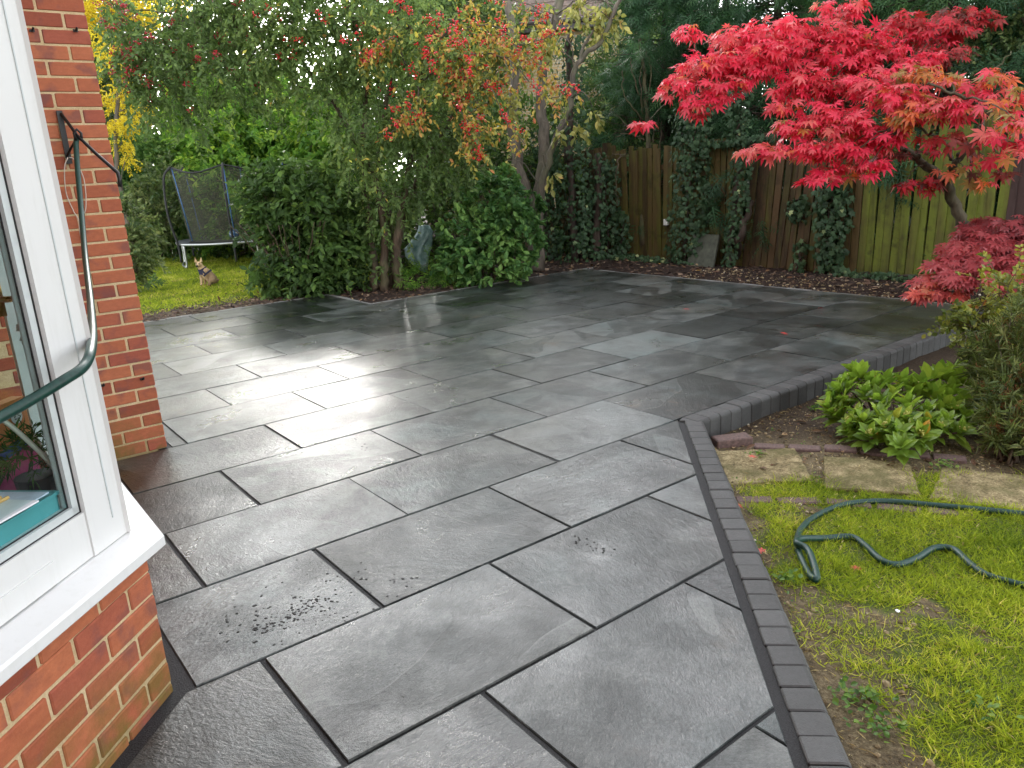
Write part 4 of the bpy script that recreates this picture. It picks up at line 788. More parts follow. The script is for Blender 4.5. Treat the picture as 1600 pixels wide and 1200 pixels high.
ivy('wide ivy curtain on the fence directly right of the small white box', [(F_(7.16, 0.0, 0.16), F_(7.12, 0.9, 0.16), 0.32, 0.32), (F_(7.12, 0.9, 0.16), F_(7.02, 2.1, 0.18), 0.32, 0.30), (F_(7.05, 2.0, 0.1), F_(7.0, 2.6, 0.05), 0.30, 0.2), (F_(6.85, 0.6, 0.06), F_(6.80, 1.1, 0.06), 0.12, 0.12)], 1700)
ivy('ivy climbing the dark leaning trunk right of the grey slab', [(F_(6.42, 0.05, 0.2), F_(6.30, 0.75, 0.2), 0.10, 0.14), (F_(6.30, 0.75, 0.2), F_(6.22, 1.5, 0.2), 0.14, 0.16)], 420, trunk=0.045)
ivy('ivy hanging on the fence below the lowest red maple leaves', [(F_(5.00, 0.05), F_(5.02, 0.6), 0.16, 0.2), (F_(5.02, 0.6), F_(5.05, 1.25), 0.22, 0.20)], 620, size=0.075)
ivy('ivy mat on the fence between the ivy-wrapped trunk and the thin bare tree', [(F_(8.75, 0.0, 0.14), F_(8.7, 1.5, 0.14), 0.26, 0.22), (F_(8.45, 0.0, 0.1), F_(8.45, 0.75, 0.1), 0.16, 0.10)], 700)
ivy('ivy spilling over the fence top left of the red maple leaves', [(F_(6.75, 1.62, 0.08), F_(5.9, 1.66, 0.08), 0.20, 0.16), (F_(6.45, 1.6, 0.08), F_(6.4, 2.4, 0.0), 0.2, 0.2)], 520)
ivy('small round tuft of ivy on the brown fence boards', [(F_(5.52, 0.66, 0.04), F_(5.50, 0.92, 0.04), 0.14, 0.13)], 130)
ivy('straggling ivy sprig at the foot of the brown fence boards', [(F_(5.45, 0.02, 0.12), F_(5.42, 0.40, 0.05), 0.10, 0.09)], 70, hue=0.65)
for lab, y0, y1, n in (('low ivy along the fence foot below the small white box', 7.6, 8.6, 420), ('low ivy along the foot of the algae-green fence boards', 3.7, 4.8, 520)):
    ivy(lab, [(F_(y0, 0.06, 0.2), F_(y1, 0.06, 0.2), 0.14, 0.12)], n, hue=0.6)

# ---- thin bare tree by the white box, and the dark leaning trunk right of the slab
bt_ = gr(1006, 405); t = thing('bare_tree', 'thin bare tree with reddish trunk in front of the fence, beside the white box', 'tree', bt_); sb = MB()
q = limb(sb, [bt_, at(1004, 360, 11.6), at(1006, 300, 11.6), at(1012, 220, 11.6), at(1008, 130, 11.6), at(1000, 60, 11.6)], 0.055, 0.025, 8)
for path in ([(1008, 310, 11.6), (1030, 280, 11.5), (1040, 250, 11.4), (1062, 252, 11.3)], [(1010, 290, 11.6), (1030, 240, 11.5), (1034, 190, 11.5)], [(1008, 250, 11.6), (1020, 220, 11.5), (1028, 180, 11.4)], [(1005, 230, 11.6), (985, 245, 11.5), (960, 240, 11.4), (945, 250, 11.4)], [(1006, 220, 11.6), (985, 210, 11.5), (960, 214, 11.4)], [(1006, 200, 11.6), (980, 195, 11.4), (962, 180, 11.4)], [(978, 240, 11.5), (965, 250, 11.4), (962, 300, 11.4), (965, 320, 11.4)], [(1006, 170, 11.6), (990, 120, 11.4), (985, 90, 11.4)], [(1006, 180, 11.6), (1000, 130, 11.4), (1005, 90, 11.4)], [(1008, 170, 11.6), (1018, 120, 11.4), (1010, 80, 11.4)], [(1006, 190, 11.6), (975, 150, 11.4), (972, 110, 11.4)]): limb(sb, [at(*a) for a in path], 0.014, 0.004, 5, 6, 0.012)
sb.build('trunk', BARK_BROWN, t, smooth=True)
lb = gr(1148, 415); t = thing('dark_trunk', 'dark leaning trunk against the fence, right of the grey slab', 'tree', lb); sb = MB()
limb(sb, [lb, at(1158, 370, 10.0), at(1172, 325, 10.0), at(1186, 280, 10.1), at(1190, 200, 10.2)], 0.055, 0.03, 8); limb(sb, [at(1182, 290, 10.0), at(1204, 270, 9.9), at(1222, 235, 9.8)], 0.022, 0.010, 6)
sb.build('trunk', BARK_DARK, t, smooth=True)

# ---- red Japanese maple
mbase = np.array([7.95, 2.95, 0.02]); mt = thing('red_maple', 'Japanese maple with bright crimson leaves, leaning trunk in front of the green fence', 'tree', mbase); sb = MB(); mb = MB()
T0 = limb(sb, [mbase, at(1538, 400, 7.1), at(1512, 362, 7.0), at(1492, 318, 6.9), at(1478, 285, 6.8)], 0.058, 0.044, 10)
T1 = limb(sb, [at(1480, 290, 6.8), at(1450, 262, 6.9), at(1420, 240, 7.0), at(1370, 200, 7.1), at(1290, 140, 7.3), at(1200, 110, 7.5), at(1100, 115, 7.6)], 0.042, 0.010, 8)
T2 = limb(sb, [at(1480, 288, 6.8), at(1492, 262, 6.6), at(1505, 240, 6.5), at(1532, 210, 6.3), at(1535, 172, 6.2), at(1500, 150, 6.1), at(1450, 130, 6.1)], 0.034, 0.008, 8)
T3 = limb(sb, [at(1486, 250, 6.7), at(1480, 225, 6.7), at(1450, 205, 6.6), at(1420, 185, 6.5)], 0.02, 0.007, 6)
T4 = limb(sb, [at(1535, 172, 6.2), at(1550, 120, 6.1), at(1580, 80, 6.0)], 0.014, 0.005, 6)
skel = np.vstack([T0, T1, T2, T3, T4])
ME = [  # px, py, depth, rx, ry, hue, leaves
 (1075, 50, 7.6, 26, 15, .50, 30), (1095, 105, 7.6, 42, 34, .48, 130), (1060, 135, 7.6, 30, 26, .50, 75), (1090, 160, 7.5, 34, 18, .46, 60), (1130, 135, 7.5, 42, 30, .46, 110), (1150, 60, 7.6, 46, 30, .50, 130), (1140, 95, 7.5, 40, 26, .44, 100), (1200, 50, 7.6, 46, 30, .48, 130), (1200, 85, 7.4, 50, 30, .44, 150), (1250, 45, 7.6, 46, 28, .48, 120), (1265, 80, 7.4, 50, 30, .44, 140), (1190, 110, 7.4, 40, 16, .40, 60), (1310, 55, 7.4, 40, 30, .48, 110), (1320, 20, 7.6, 30, 20, .50, 45), (1285, 8, 7.6, 18, 10, .5, 14), (1335, 5, 7.5, 18, 10, .5, 14), (1360, 65, 7.3, 40, 34, .52, 110), (1330, 100, 7.3, 46, 26, .42, 110), (1010, 192, 7.7, 17, 9, .48, 12), (1095, 178, 7.5, 14, 10, .46, 12),
 (1255, 120, 7.2, 34, 22, .44, 80), (1290, 135, 7.1, 36, 26, .46, 90), (1235, 140, 7.2, 28, 18, .48, 45), (1225, 165, 7.1, 26, 14, .50, 32), (1290, 175, 7.0, 46, 26, .55, 120), (1250, 200, 7.0, 42, 24, .64, 95), (1195, 235, 7.0, 44, 17, .66, 62), (1270, 235, 6.9, 46, 22, .62, 95), (1330, 195, 6.8, 46, 30, .62, 120), (1320, 235, 6.8, 46, 24, .64, 95), (1375, 215, 6.7, 36, 26, .62, 80), (1395, 205, 6.7, 26, 20, .56, 45), (1300, 265, 6.8, 34, 13, .64, 34), (1345, 258, 6.7, 34, 13, .66, 34), (1285, 282, 6.8, 30, 10, .66, 22), (1348, 275, 6.7, 30, 8, .68, 16),
 (1350, 130, 6.9, 46, 30, .60, 120), (1400, 150, 6.6, 46, 30, .72, 120), (1430, 115, 6.6, 40, 16, .86, 50), (1450, 170, 6.4, 46, 28, .72, 105), (1480, 125, 6.3, 34, 12, .88, 30), (1420, 180, 6.5, 34, 24, .74, 70), (1500, 170, 6.2, 40, 30, .70, 70), (1540, 135, 6.1, 36, 24, .72, 46), (1565, 115, 5.9, 24, 13, .84, 18), (1580, 160, 5.8, 36, 30, .70, 44), (1590, 190, 5.4, 24, 18, .66, 18), (1560, 205, 5.8, 30, 16, .70, 22), (1520, 225, 6.1, 40, 18, .10, 22), (1470, 215, 6.4, 40, 16, .14, 26), (1560, 245, 6.2, 40, 10, .62, 20), (1590, 225, 6.3, 30, 20, .5, 30),
 (1440, 50, 7.4, 40, 30, .28, 95), (1490, 45, 7.3, 40, 26, .20, 90), (1410, 30, 7.5, 30, 20, .32, 50), (1470, 85, 7.2, 46, 22, .22, 90), (1500, 20, 7.4, 36, 18, .18, 55), (1525, 30, 7.4, 30, 22, .12, 50), (1440, 95, 7.0, 34, 14, .40, 45), (1380, 80, 7.2, 34, 24, .46, 70), (1400, 110, 7.0, 30, 14, .50, 40),
 (1440, 285, 6.9, 30, 12, .18, 22), (1410, 290, 6.9, 14, 8, .16, 9), (1460, 295, 6.9, 16, 8, .18, 9), (1505, 262, 6.5, 34, 18, .99, 16), (1530, 285, 6.5, 34, 12, .98, 16), (1550, 270, 6.4, 26, 10, .02, 12), (1430, 240, 6.8, 40, 14, .08, 18), (1385, 245, 6.9, 40, 10, .14, 18)]
for (px, py, d, rx, ry, hu, n) in ME:
    n = int(n*0.80); hu = hu+0.14*(px < 1240 and py < 200)+0.07*(px > 1390 and 90 < py < 200); ry = ry*0.70; c = at(px, py, d); k = d/FPX; u = norm(rng.normal(size=(n, 3)))*(rng.random(n)**0.45)[:, None]
    p = c+u*np.array([rx*k, rx*k*1.1, ry*k]); out = norm(u*np.array([1, 1, 0.3])+1e-3)
    dv = out*0.75+np.array([-0.25, -0.2, -0.62])+rng.normal(size=(n, 3))*0.32; nv = np.array([-0.30, -0.30, 0.85])+rng.normal(size=(n, 3))*0.38+out*0.35
    sz = 0.062+0.075*rng.random(n)**1.3; mb.inst(MAPLE, p, dv, nv, np.c_[sz*(0.8+0.3*rng.random(n)), sz, sz*(0.2+2.4*rng.random(n))], np.clip(hu+rng.normal(0, 0.05)+rng.normal(0, 0.13, n)+0.25*(rng.random(n) > 0.95), 0, 1))
    a = skel[np.argmin(np.linalg.norm(skel-c, axis=1))]; limb(sb, [a, (a+c)/2+(0, 0, 0.05), c], 0.009, 0.003, 5, 5, 0.01)
    for j in range(min(12, n//6)): e = p[rng.integers(n)]; limb(sb, [c, (c+e)/2, e], 0.003, 0.0015, 3, 3, 0.004)
sb.build('trunk', BARK_MAPLE, mt, smooth=True); mb.build('crown', L_MAPLE, mt)

# ---- dusky dwarf maple below it
db = gr(1560, 482); dm = thing('dwarf_maple', 'low cascading dusky red maple below the tall one, right of the patio', 'shrub', db); sb = MB(); mb = MB()
DE = [(1560, 352, 6.6, 50, 15, .30, 90), (1600, 365, 6.5, 46, 22, .34, 110), (1530, 372, 6.5, 40, 15, .45, 80), (1575, 390, 6.3, 50, 16, .50, 110), (1500, 392, 6.4, 36, 13, .62, 70), (1540, 412, 6.2, 46, 14, .55, 90), (1595, 415, 6.0, 40, 16, .55, 80), (1480, 412, 6.3, 34, 12, .62, 55), (1510, 432, 6.1, 40, 11, .64, 60), (1455, 438, 6.3, 26, 9, .80, 30), (1475, 455, 6.2, 36, 9, .84, 40), (1440, 462, 6.2, 20, 6, .86, 16), (1570, 440, 5.9, 40, 12, .66, 50), (1610, 445, 5.8, 30, 14, .6, 40), (1650, 390, 6.2, 50, 50, .4, 120)]
for (px, py, d, rx, ry, hu, n) in DE:
    c = at(px, py, d); k = d/FPX; u = norm(rng.normal(size=(n, 3)))*(rng.random(n)**0.45)[:, None]; p = c+u*np.array([rx*k, rx*k, ry*k*1.15]); out = norm(u*np.array([1, 1, 0.3])+1e-3)
    dv = out*0.6+np.array([-0.35, -0.15, -0.6])+rng.normal(size=(n, 3))*0.3; nv = np.array([-0.35, -0.25, 0.85])+rng.normal(size=(n, 3))*0.35+out*0.3
    mb.inst(MAPLE, p, dv, nv, 0.070+0.035*rng.random(n), np.clip(hu+rng.normal(0, 0.10, n), 0, 1)); limb(sb, [db+(0, 0, 0.02), (db+c)/2+(0, 0, 0.25), c], 0.014, 0.004, 5, 5, 0.01)
sb.build('stems', BARK_MAPLE, dm, smooth=True); mb.build('foliage', L_DWARF, dm)

# ---- pale shrub at the top right, behind the maple
bush('pale_tree', 'pale grey-green evergreen at the top right behind the red maple', 'tree', np.array([9.6, 2.2, 0.0]), [ell_px(1575, 60, 8.3, 50, 46), ell_px(1600, 130, 8.2, 50, 50), ell_px(1545, 110, 8.4, 34, 36), ell_px(1640, 60, 8.2, 60, 70), ell_px(1590, -10, 8.4, 60, 30), ell_px(1560, 170, 8.5, 40, 40)], L_PALE, LEAF8, 760, 11, 0.16, 0.06, stems=10, hue=0.35, stem_r=0.03)

# ---- skimmia on the right-hand bed
BUD = simple('pale_flower_bud', (0.42, 0.42, 0.10), 0.5, nscale=90, var=0.3)
sk = gr(1402, 690, -0.12); t = thing('skimmia', 'bright glossy evergreen with pale flower buds against the raised kerb', 'shrub', sk); mb = MB(); sb = MB(); bu = MB()
SK = [(1335, 572, 4.62), (1310, 600, 4.5), (1365, 590, 4.5), (1410, 585, 4.6), (1455, 580, 4.7), (1500, 590, 4.7), (1330, 655, 4.25), (1450, 650, 4.2), (1385, 660, 4.1), (1510, 645, 4.3), (1295, 628, 4.45), (1475, 625, 4.4), (1322, 590, 4.55), (1300, 612, 4.5), (1352, 605, 4.4), (1375, 640, 4.2), (1340, 640, 4.3), (1395, 605, 4.5), (1430, 600, 4.55), (1470, 575, 4.75), (1485, 600, 4.6), (1450, 630, 4.3), (1415, 645, 4.15), (1480, 650, 4.2), (1500, 665, 4.1), (1405, 670, 4.05), (1360, 672, 4.1), (1330, 668, 4.25), (1440, 672, 4.05), (1385, 585, 4.6), (1420, 620, 4.3), (1505, 620, 4.5), (1310, 640, 4.4), (1375, 615, 4.3), (1460, 605, 4.5), (1345, 575, 4.6), (1495, 570, 4.8), (1408, 690, 3.95), (1465, 660, 4.15), (1440, 590, 4.6), (1320, 620, 4.45), (1395, 650, 4.15), (1425, 665, 4.1), (1350, 650, 4.2), (1490, 635, 4.35)]
for i, (px, py, d) in enumerate(SK):
    tip = at(px, py+8, d); ax = norm(np.array([*((tip-sk)[:2]*0.9), 0.45])+rng.normal(0, 0.12, 3)); nl = 15
    limb(sb, [sk+rng.normal(0, 0.03, 3)*(1, 1, 0), (sk+tip)/2-(0, 0, 0.02), tip-ax*0.02], 0.008, 0.005, 5, 4, 0.004)
    th = np.arange(nl)*2.4+rng.random()*6; e1 = norm(np.cross(ax, (0.3, 0.2, 1))); e2 = np.cross(ax, e1); lv = np.linspace(0.15, 1.0, nl)
    rad = np.cos(th)[:, None]*e1+np.sin(th)[:, None]*e2; dv = rad*(1.15-0.55*lv)[:, None]+ax*(0.15+0.75*lv)[:, None]+rng.normal(0, 0.12, (nl, 3))
    p = tip-ax*(0.075*(1-lv))[:, None]; nv = ax*1.0-rad*0.6+np.array([0, 0, 0.25])
    h_ = np.clip(0.42+rng.normal(0, 0.13, nl)+0.55*(rng.random(nl) > 0.985), 0, 1); mb.inst(LEAF8, p, dv, nv, (0.128-0.045*lv)*(0.85+0.3*rng.random(nl)), h_)
    if i % 2 == 0: q = tip+ax*0.025+rng.normal(0, 0.009, (26, 3)); bu = MB(); bu.inst(OCTA, q, rng.normal(size=q.shape), rng.normal(size=q.shape), 0.0045+0.002*rng.random(26)); bu.build('flower_bud', BUD, t)
sb.build('stems', BARK_BROWN, t, smooth=True); mb.build('foliage', L_SKIM, t)

# ---- narrow-leaved shrub with brown seed heads at the right edge
hb = gr(1575, 716, -0.12); t = thing('narrow_leaved_shrub', 'bushy narrow-leaved shrub with brown seed heads at the right edge', 'shrub', hb); mb = MB(); sb = MB()
HE = [ell_px(1578, 565, 4.5, 46, 56), ell_px(1615, 545, 4.4, 56, 76), ell_px(1572, 625, 4.3, 40, 46), ell_px(1605, 635, 4.1, 52, 56), ell_px(1582, 672, 4.0, 38, 34, None, .7), ell_px(1630, 600, 4.2, 56, 80), ell_px(1550, 560, 4.6, 24, 34, None, .5), ell_px(1612, 690, 3.9, 46, 30, None, .7)]
C_, D_ = [], []
for c, r, wt in HE: p, d_ = in_ell(int(95*wt), c, r, 0.5); C_.append(p); D_.append(d_*0.7+np.array([-0.15, -0.1, 0.55])+rng.normal(0, 0.3, p.shape))
C_ = np.vstack(C_); D_ = norm(np.vstack(D_)); k = C_[:, 2] > -0.08; C_, D_ = C_[k], D_[k]
mb.inst(NARROW, *sprays(C_, D_, 0.10, 16, 0.062, droop=0.05, spread=0.9, up=0.5, hue=np.clip(0.45+rng.normal(0, 0.18, len(C_)), 0, 1), huej=0.15))
q = C_[rng.random(len(C_)) < 0.62]; q2 = q+rng.normal(0, 0.02, q.shape)+(0, 0, 0.03)
mb.inst(NARROW, *sprays(q2, norm(np.tile((0.0, 0.1, 0.7), (len(q), 1))+rng.normal(0, 0.5, q.shape)), 0.07, 18, 0.024, droop=0, spread=1.2), mi=1)
twigs(sb, C_[::2], D_[::2], 0.12, 0.003)
for c in C_[rng.choice(len(C_), 30, replace=False)]: limb(sb, [hb+rng.normal(0, 0.05, 3)*(1, 1, 0), (hb+c)/2+(0, 0, 0.05), c], 0.008, 0.003, 5, 4, 0.008)
sb.build('stems', BARK_BROWN, t, smooth=True); mb.build('foliage', [L_HEBE, L_SEED], t)
bush('golden_shrub', 'small yellow-green round-leaved shrub above the narrow-leaved one', 'shrub', np.array([5.55, 2.15, -0.13]), [ell_px(1570, 475, 5.2, 42, 22), ell_px(1530, 498, 5.3, 32, 14), ell_px(1492, 510, 5.5, 20, 7, None, .3), ell_px(1595, 450, 5.1, 46, 26), ell_px(1540, 515, 5.1, 40, 20), ell_px(1610, 500, 5, 40, 40)], L_EUON, ROUND, 300, 9, 0.12, 0.036, stems=12, spread=1.1, hue=0.5, stem_r=0.006)
# ------------------------------------------------------------------ neighbouring houses
BUFF = None
def buff_material():
    m, nt, b = newmat('buff_brick'); p = objc(nt)
    t = nd(nt, 'TexBrick', None, {'Vector': nd(nt, 'VectorRotate', {'rotation_type': 'X_AXIS'}, {'Vector': p, 'Angle': R_(90)}), 'Color1': (0.50, 0.38, 0.19), 'Color2': (0.40, 0.28, 0.13), 'Mortar': (0.50, 0.45, 0.34), 'Scale': 1.0, 'Mortar Size': 0.012, 'Brick Width': 0.225, 'Row Height': 0.075})
    n = noise(nt, p, 3, 4); setb(nt, b, color=mixc(nt, mapr(nt, n, 0.4, 0.7, 0, 0.3), t, (0.36, 0.22, 0.10)), rough=0.85); return m
BUFF = buff_material(); TILE = simple('roof_tile', (0.145, 0.105, 0.085), 0.8, nscale=8, var=0.35); HUNG = simple('grey_hung_tile', (0.30, 0.31, 0.34), 0.7, nscale=6, var=0.25); FASCIA = simple('dark_fascia', (0.03, 0.025, 0.022), 0.5)
hc = at(850, 60, 19.5); hb_ = np.array([hc[0], hc[1], 0.0]); yaw_ = YAW+0.22
RH = np.array([[math.cos(-yaw_), -math.sin(-yaw_), 0], [math.sin(-yaw_), math.cos(-yaw_), 0], [0, 0, 1]])   # local -y faces the camera
h2 = thing('buff_brick_house', 'buff brick house with brown tiled roof beyond the cherry tree', 'house', hb_); h2.rotation_euler = (0, 0, -yaw_)
eave = at(850, 40, 19.5)[2]
def loc_child(name, mb, mt, par): o = bpy.data.objects.new(name, mb.mesh(name, mt)); col.objects.link(o); o.parent = par; WL[o.name] = np.zeros(3); return o
q = MB(); q.box((0, 2.0, eave/2), (7.0, 4.0, eave)); loc_child('wall', q, BUFF, h2)
q = MB(); rl = 3.4; q.add([(-3.7, -0.35, eave-0.02), (3.7, -0.35, eave-0.02), (3.7, 2.2, eave+1.9), (-3.7, 2.2, eave+1.9), (3.7, 4.6, eave), (-3.7, 4.6, eave)], [(0, 1, 2, 3), (3, 2, 4, 5), (0, 3, 5), (1, 4, 2)]); rf = loc_child('roof', q, TILE, h2)
tv = MB(); sl_ = math.atan2(1.92, 2.55)
for r_ in range(12):
    for c_ in range(34): tv.box((-3.6+c_*0.215+(0.107 if r_ % 2 else 0), -0.33+r_*0.215, eave+0.03+r_*0.162), (0.205, 0.32, 0.016), rotx(sl_-0.05))
o = loc_child('roof_tiles', tv, TILE, rf); o['kind'] = 'stuff'
q = MB(); q.box((0, -0.36, eave-0.10), (7.4, 0.05, 0.20)); q.tube([(-3.7, -0.42, eave-0.02), (3.7, -0.42, eave-0.02)], 0.055, 8); loc_child('gutter', q, FASCIA, h2)
hc = at(165, 150, 23.0); h3 = thing('tile_hung_house', 'grey tile-hung house wall behind the yellow tree', 'house', np.array([hc[0], hc[1], 0.0])); h3.rotation_euler = (0, 0, -(YAW-0.55)+0.15)
q = MB(); q.box((-2.2, 2.0, 3.0), (6.4, 4.0, 6.0)); loc_child('wall', q, PLASTER, h3)
tv = MB()
for r_ in range(30):
    for c_ in range(22): tv.box((-3.3+c_*0.20+(0.1 if r_ % 2 else 0), -0.03+rng.normal(0, 0.004), 1.6+r_*0.135), (0.19, 0.018, 0.19), rotx(-0.09))
o = loc_child('hung_tiles', tv, HUNG, h3); o['kind'] = 'stuff'
q = MB(); q.box((1.07, -0.06, 3.4), (0.09, 0.12, 4.6)); loc_child('corner_board', q, simple('tan_board', (0.42, 0.27, 0.16), 0.6), h3)

# ------------------------------------------------------------------ trampoline with safety net, ball
tc = at(382, 392, 15.1); tc = np.array([tc[0], tc[1], 0.0]); TR, TH = 1.2, 0.43
tr = thing('trampoline', 'round trampoline with dark safety net on the far lawn', 'trampoline', tc)
STEEL = simple('galvanised_steel', (0.42, 0.44, 0.44), 0.35, metal=0.8, var=0.15); POLE = simple('black_foam_pole', (0.018, 0.019, 0.020), 0.7); BLUE = simple('blue_sleeve', (0.05, 0.13, 0.30), 0.5); MATM = simple('black_jump_mat', (0.02, 0.02, 0.021), 0.7); PADM = simple('dark_edge_pad', (0.10, 0.11, 0.12), 0.5)
def circ(r_, z, n=40, a0=0.0): a = np.arange(n)*2*math.pi/n+a0; return np.c_[tc[0]+np.cos(a)*r_, tc[1]+np.sin(a)*r_, np.full(n, z)]
MB().tube(circ(TR, TH), 0.024, 8, closed=True).build('ring', STEEL, tr, smooth=True)
ci, co = circ(TR-0.22, TH+0.004), circ(TR+0.01, TH+0.028); n = 40
MB().add(np.vstack([ci, co]), [(i, (i+1) % n, n+(i+1) % n, n+i) for i in range(n)]).build('edge_pad', PADM, tr, smooth=True)
MB().add(circ(TR-0.20, TH-0.006), [tuple(range(40))]).build('mat', MATM, tr)
view_a = math.atan2(-tc[1], -tc[0])
for k in range(3):
    a1, a2 = view_a+0.62+k*2.094-0.42, view_a+0.62+k*2.094+0.42
    P_ = lambda a, r_, z: np.array([tc[0]+math.cos(a)*r_, tc[1]+math.sin(a)*r_, z])
    MB().tube(spline([P_(a1, TR, TH), P_(a1, TR, 0.06), P_(a1+0.05, TR, 0.02), P_((a1+a2)/2, TR*0.96, 0.02), P_(a2-0.05, TR, 0.02), P_(a2, TR, 0.06), P_(a2, TR, TH)], 6), 0.019, 8).build('leg', STEEL, tr, smooth=True)
m, nt, b = newmat('safety_net'); p_ = objc(nt); wv = nd(nt, 'TexNoise', None, {'Vector': p_, 'Scale': 6.0, 'Detail': 3.0}); setb(nt, b, color=(0.085, 0.088, 0.062), rough=0.8, alpha=mapr(nt, wv, 0.3, 0.7, 0.30, 0.44)); NET = m
net_a = view_a-1.18; top = 1.80
na = np.linspace(0, 2*math.pi, 49)[:-1]; dip = 0.11*np.abs(np.sin((na-0.0)*3))**1.2; nr = TR-0.08-0.04*np.abs(np.sin(na*3))
vt = np.c_[tc[0]+np.cos(na+net_a)*nr, tc[1]+np.sin(na+net_a)*nr, top-dip]; vb = np.c_[tc[0]+np.cos(na+net_a)*(TR-0.24), tc[1]+np.sin(na+net_a)*(TR-0.24), np.full(48, TH+0.03)]
MB().add(np.vstack([vb, vt]), [(i, (i+1) % 48, 48+(i+1) % 48, 48+i) for i in range(48)]).build('net', NET, tr, smooth=True)
MB().tube(vt, 0.016, 6, closed=True).build('net_rim', POLE, tr, smooth=True)
for k in range(6):
    a = net_a+k*math.pi/3; e = lambda r_, z: np.array([tc[0]+math.cos(a)*r_, tc[1]+math.sin(a)*r_, z])
    MB().tube(spline([e(TR+0.03, 0.1), e(TR+0.04, TH), e(TR+0.13, 1.0), e(TR+0.09, 1.62), e(TR-0.06, top+0.02)], 6), 0.021, 8).build('pole', POLE, tr, smooth=True)
    MB().tube([e(TR-0.235, TH+0.04), e(TR-0.075, top-0.01)], 0.011, 6).build('net_sleeve', BLUE, tr, smooth=True)
bl_c = at(366, 366, 14.9); m, nt, b = newmat('blue_white_ball'); z_ = nd(nt, 'SeparateXYZ', None, {0: objc(nt)}, 2)
setb(nt, b, color=ramp(nt, mapr(nt, z_, -0.11, 0.11, 0, 1), [(0.0, (0.05, 0.16, 0.34)), (0.38, (0.55, 0.62, 0.66)), (0.5, (0.05, 0.16, 0.34)), (0.72, (0.5, 0.6, 0.66)), (0.78, (0.04, 0.13, 0.30))], 'CONSTANT'), rough=0.4)
bm = bmesh.new(); bmesh.ops.create_uvsphere(bm, u_segments=20, v_segments=12, radius=0.095); me = bpy.data.meshes.new('ball'); bm.to_mesh(me); bm.free(); me.materials.append(m)
for p in me.polygons: p.use_smooth = True
ball = bpy.data.objects.new('ball', me); col.objects.link(ball); place(ball, (bl_c[0], bl_c[1], TH+0.1)); ball.rotation_euler = (0.4, 0.3, 0); tag(ball, 'blue and white striped ball on the trampoline mat', 'ball')

# ------------------------------------------------------------------ the dog: small tan terrier sitting on the lawn
db_ = gr(322, 446); dg = thing('dog', 'small tan terrier in a dark harness sitting on the lawn, looking at the camera', 'dog', db_)
def skin_mesh(name, verts, edges, radii, root, mat, sub=2):
    me = bpy.data.meshes.new(name); me.from_pydata([tuple(v) for v in verts], edges, []); o = bpy.data.objects.new(name, me); col.objects.link(o)
    md = o.modifiers.new('skin', 'SKIN'); md.use_smooth_shade = True; sv = me.skin_vertices[0].data
    for i, r in enumerate(radii): sv[i].radius = (r, r) if np.isscalar(r) else r; sv[i].use_root = (i == root)
    ms = o.modifiers.new('sub', 'SUBSURF'); ms.levels = sub; ms.render_levels = sub
    dep = bpy.context.evaluated_depsgraph_get(); ev = o.evaluated_get(dep); m2 = bpy.data.meshes.new_from_object(ev); bpy.data.objects.remove(o); m2.materials.clear(); m2.materials.append(mat); return m2
m, nt, b = newmat('terrier_coat'); p_ = objc(nt); sx = nd(nt, 'SeparateXYZ', None, {0: p_}, 0); sz_ = nd(nt, 'SeparateXYZ', None, {0: p_}, 2); n_ = noise(nt, vmth(nt, 'MULTIPLY', p_, (1, 1, 0.4)), 60, 4)
c_ = ramp(nt, n_, [(0.3, (0.45, 0.28, 0.14)), (0.7, (0.75, 0.58, 0.36))]); dk = mth(nt, 'MULTIPLY', mapr(nt, sx, -0.02, 0.06, 0, 1), mapr(nt, sz_, 0.30, 0.22, 0, 1))
setb(nt, b, color=mixc(nt, mth(nt, 'MULTIPLY', dk, 0.65), c_, (0.13, 0.085, 0.055)), rough=0.8, spec=0.2, normal=bump(nt, n_, 0.9, 0.01)); COAT = m
# local frame: +x towards the tail (photo right), -y towards the camera
dv = [(0.13, 0, 0.09), (0.07, 0, 0.155), (0.015, -0.005, 0.225), (-0.02, -0.01, 0.275), (-0.045, -0.02, 0.325), (-0.05, -0.035, 0.345), (-0.052, -0.085, 0.325), (-0.054, -0.112, 0.318),   # 0 rump .. 5 head, 6 muzzle, 7 nose end
      (-0.035, -0.035, 0.18), (-0.045, -0.045, 0.09), (-0.05, -0.05, 0.03), (-0.055, -0.075, 0.018), (0.0, 0.035, 0.18), (-0.01, 0.03, 0.09), (-0.012, 0.028, 0.03), (-0.02, 0.004, 0.018),   # fore legs
      (0.12, -0.06, 0.075), (0.07, -0.085, 0.06), (0.095, -0.085, 0.022), (0.04, -0.10, 0.018), (0.12, 0.06, 0.075), (0.06, 0.085, 0.06), (0.09, 0.085, 0.022), (0.04, 0.095, 0.018),   # hind legs folded
      (0.18, 0.0, 0.06), (0.21, 0.01, 0.085)]
de = [(0, 1), (1, 2), (2, 3), (3, 4), (4, 5), (5, 6), (6, 7), (2, 8), (8, 9), (9, 10), (10, 11), (2, 12), (12, 13), (13, 14), (14, 15), (0, 16), (16, 17), (17, 18), (18, 19), (0, 20), (20, 21), (21, 22), (22, 23), (0, 24), (24, 25)]
dr = [0.088, 0.085, 0.072, 0.052, 0.050, 0.058, 0.030, 0.022, 0.034, 0.022, 0.019, 0.020, 0.034, 0.022, 0.019, 0.020, 0.062, 0.040, 0.024, 0.020, 0.062, 0.040, 0.024, 0.020, 0.022, 0.012]
dme = skin_mesh('body', dv, de, dr, 0, COAT)
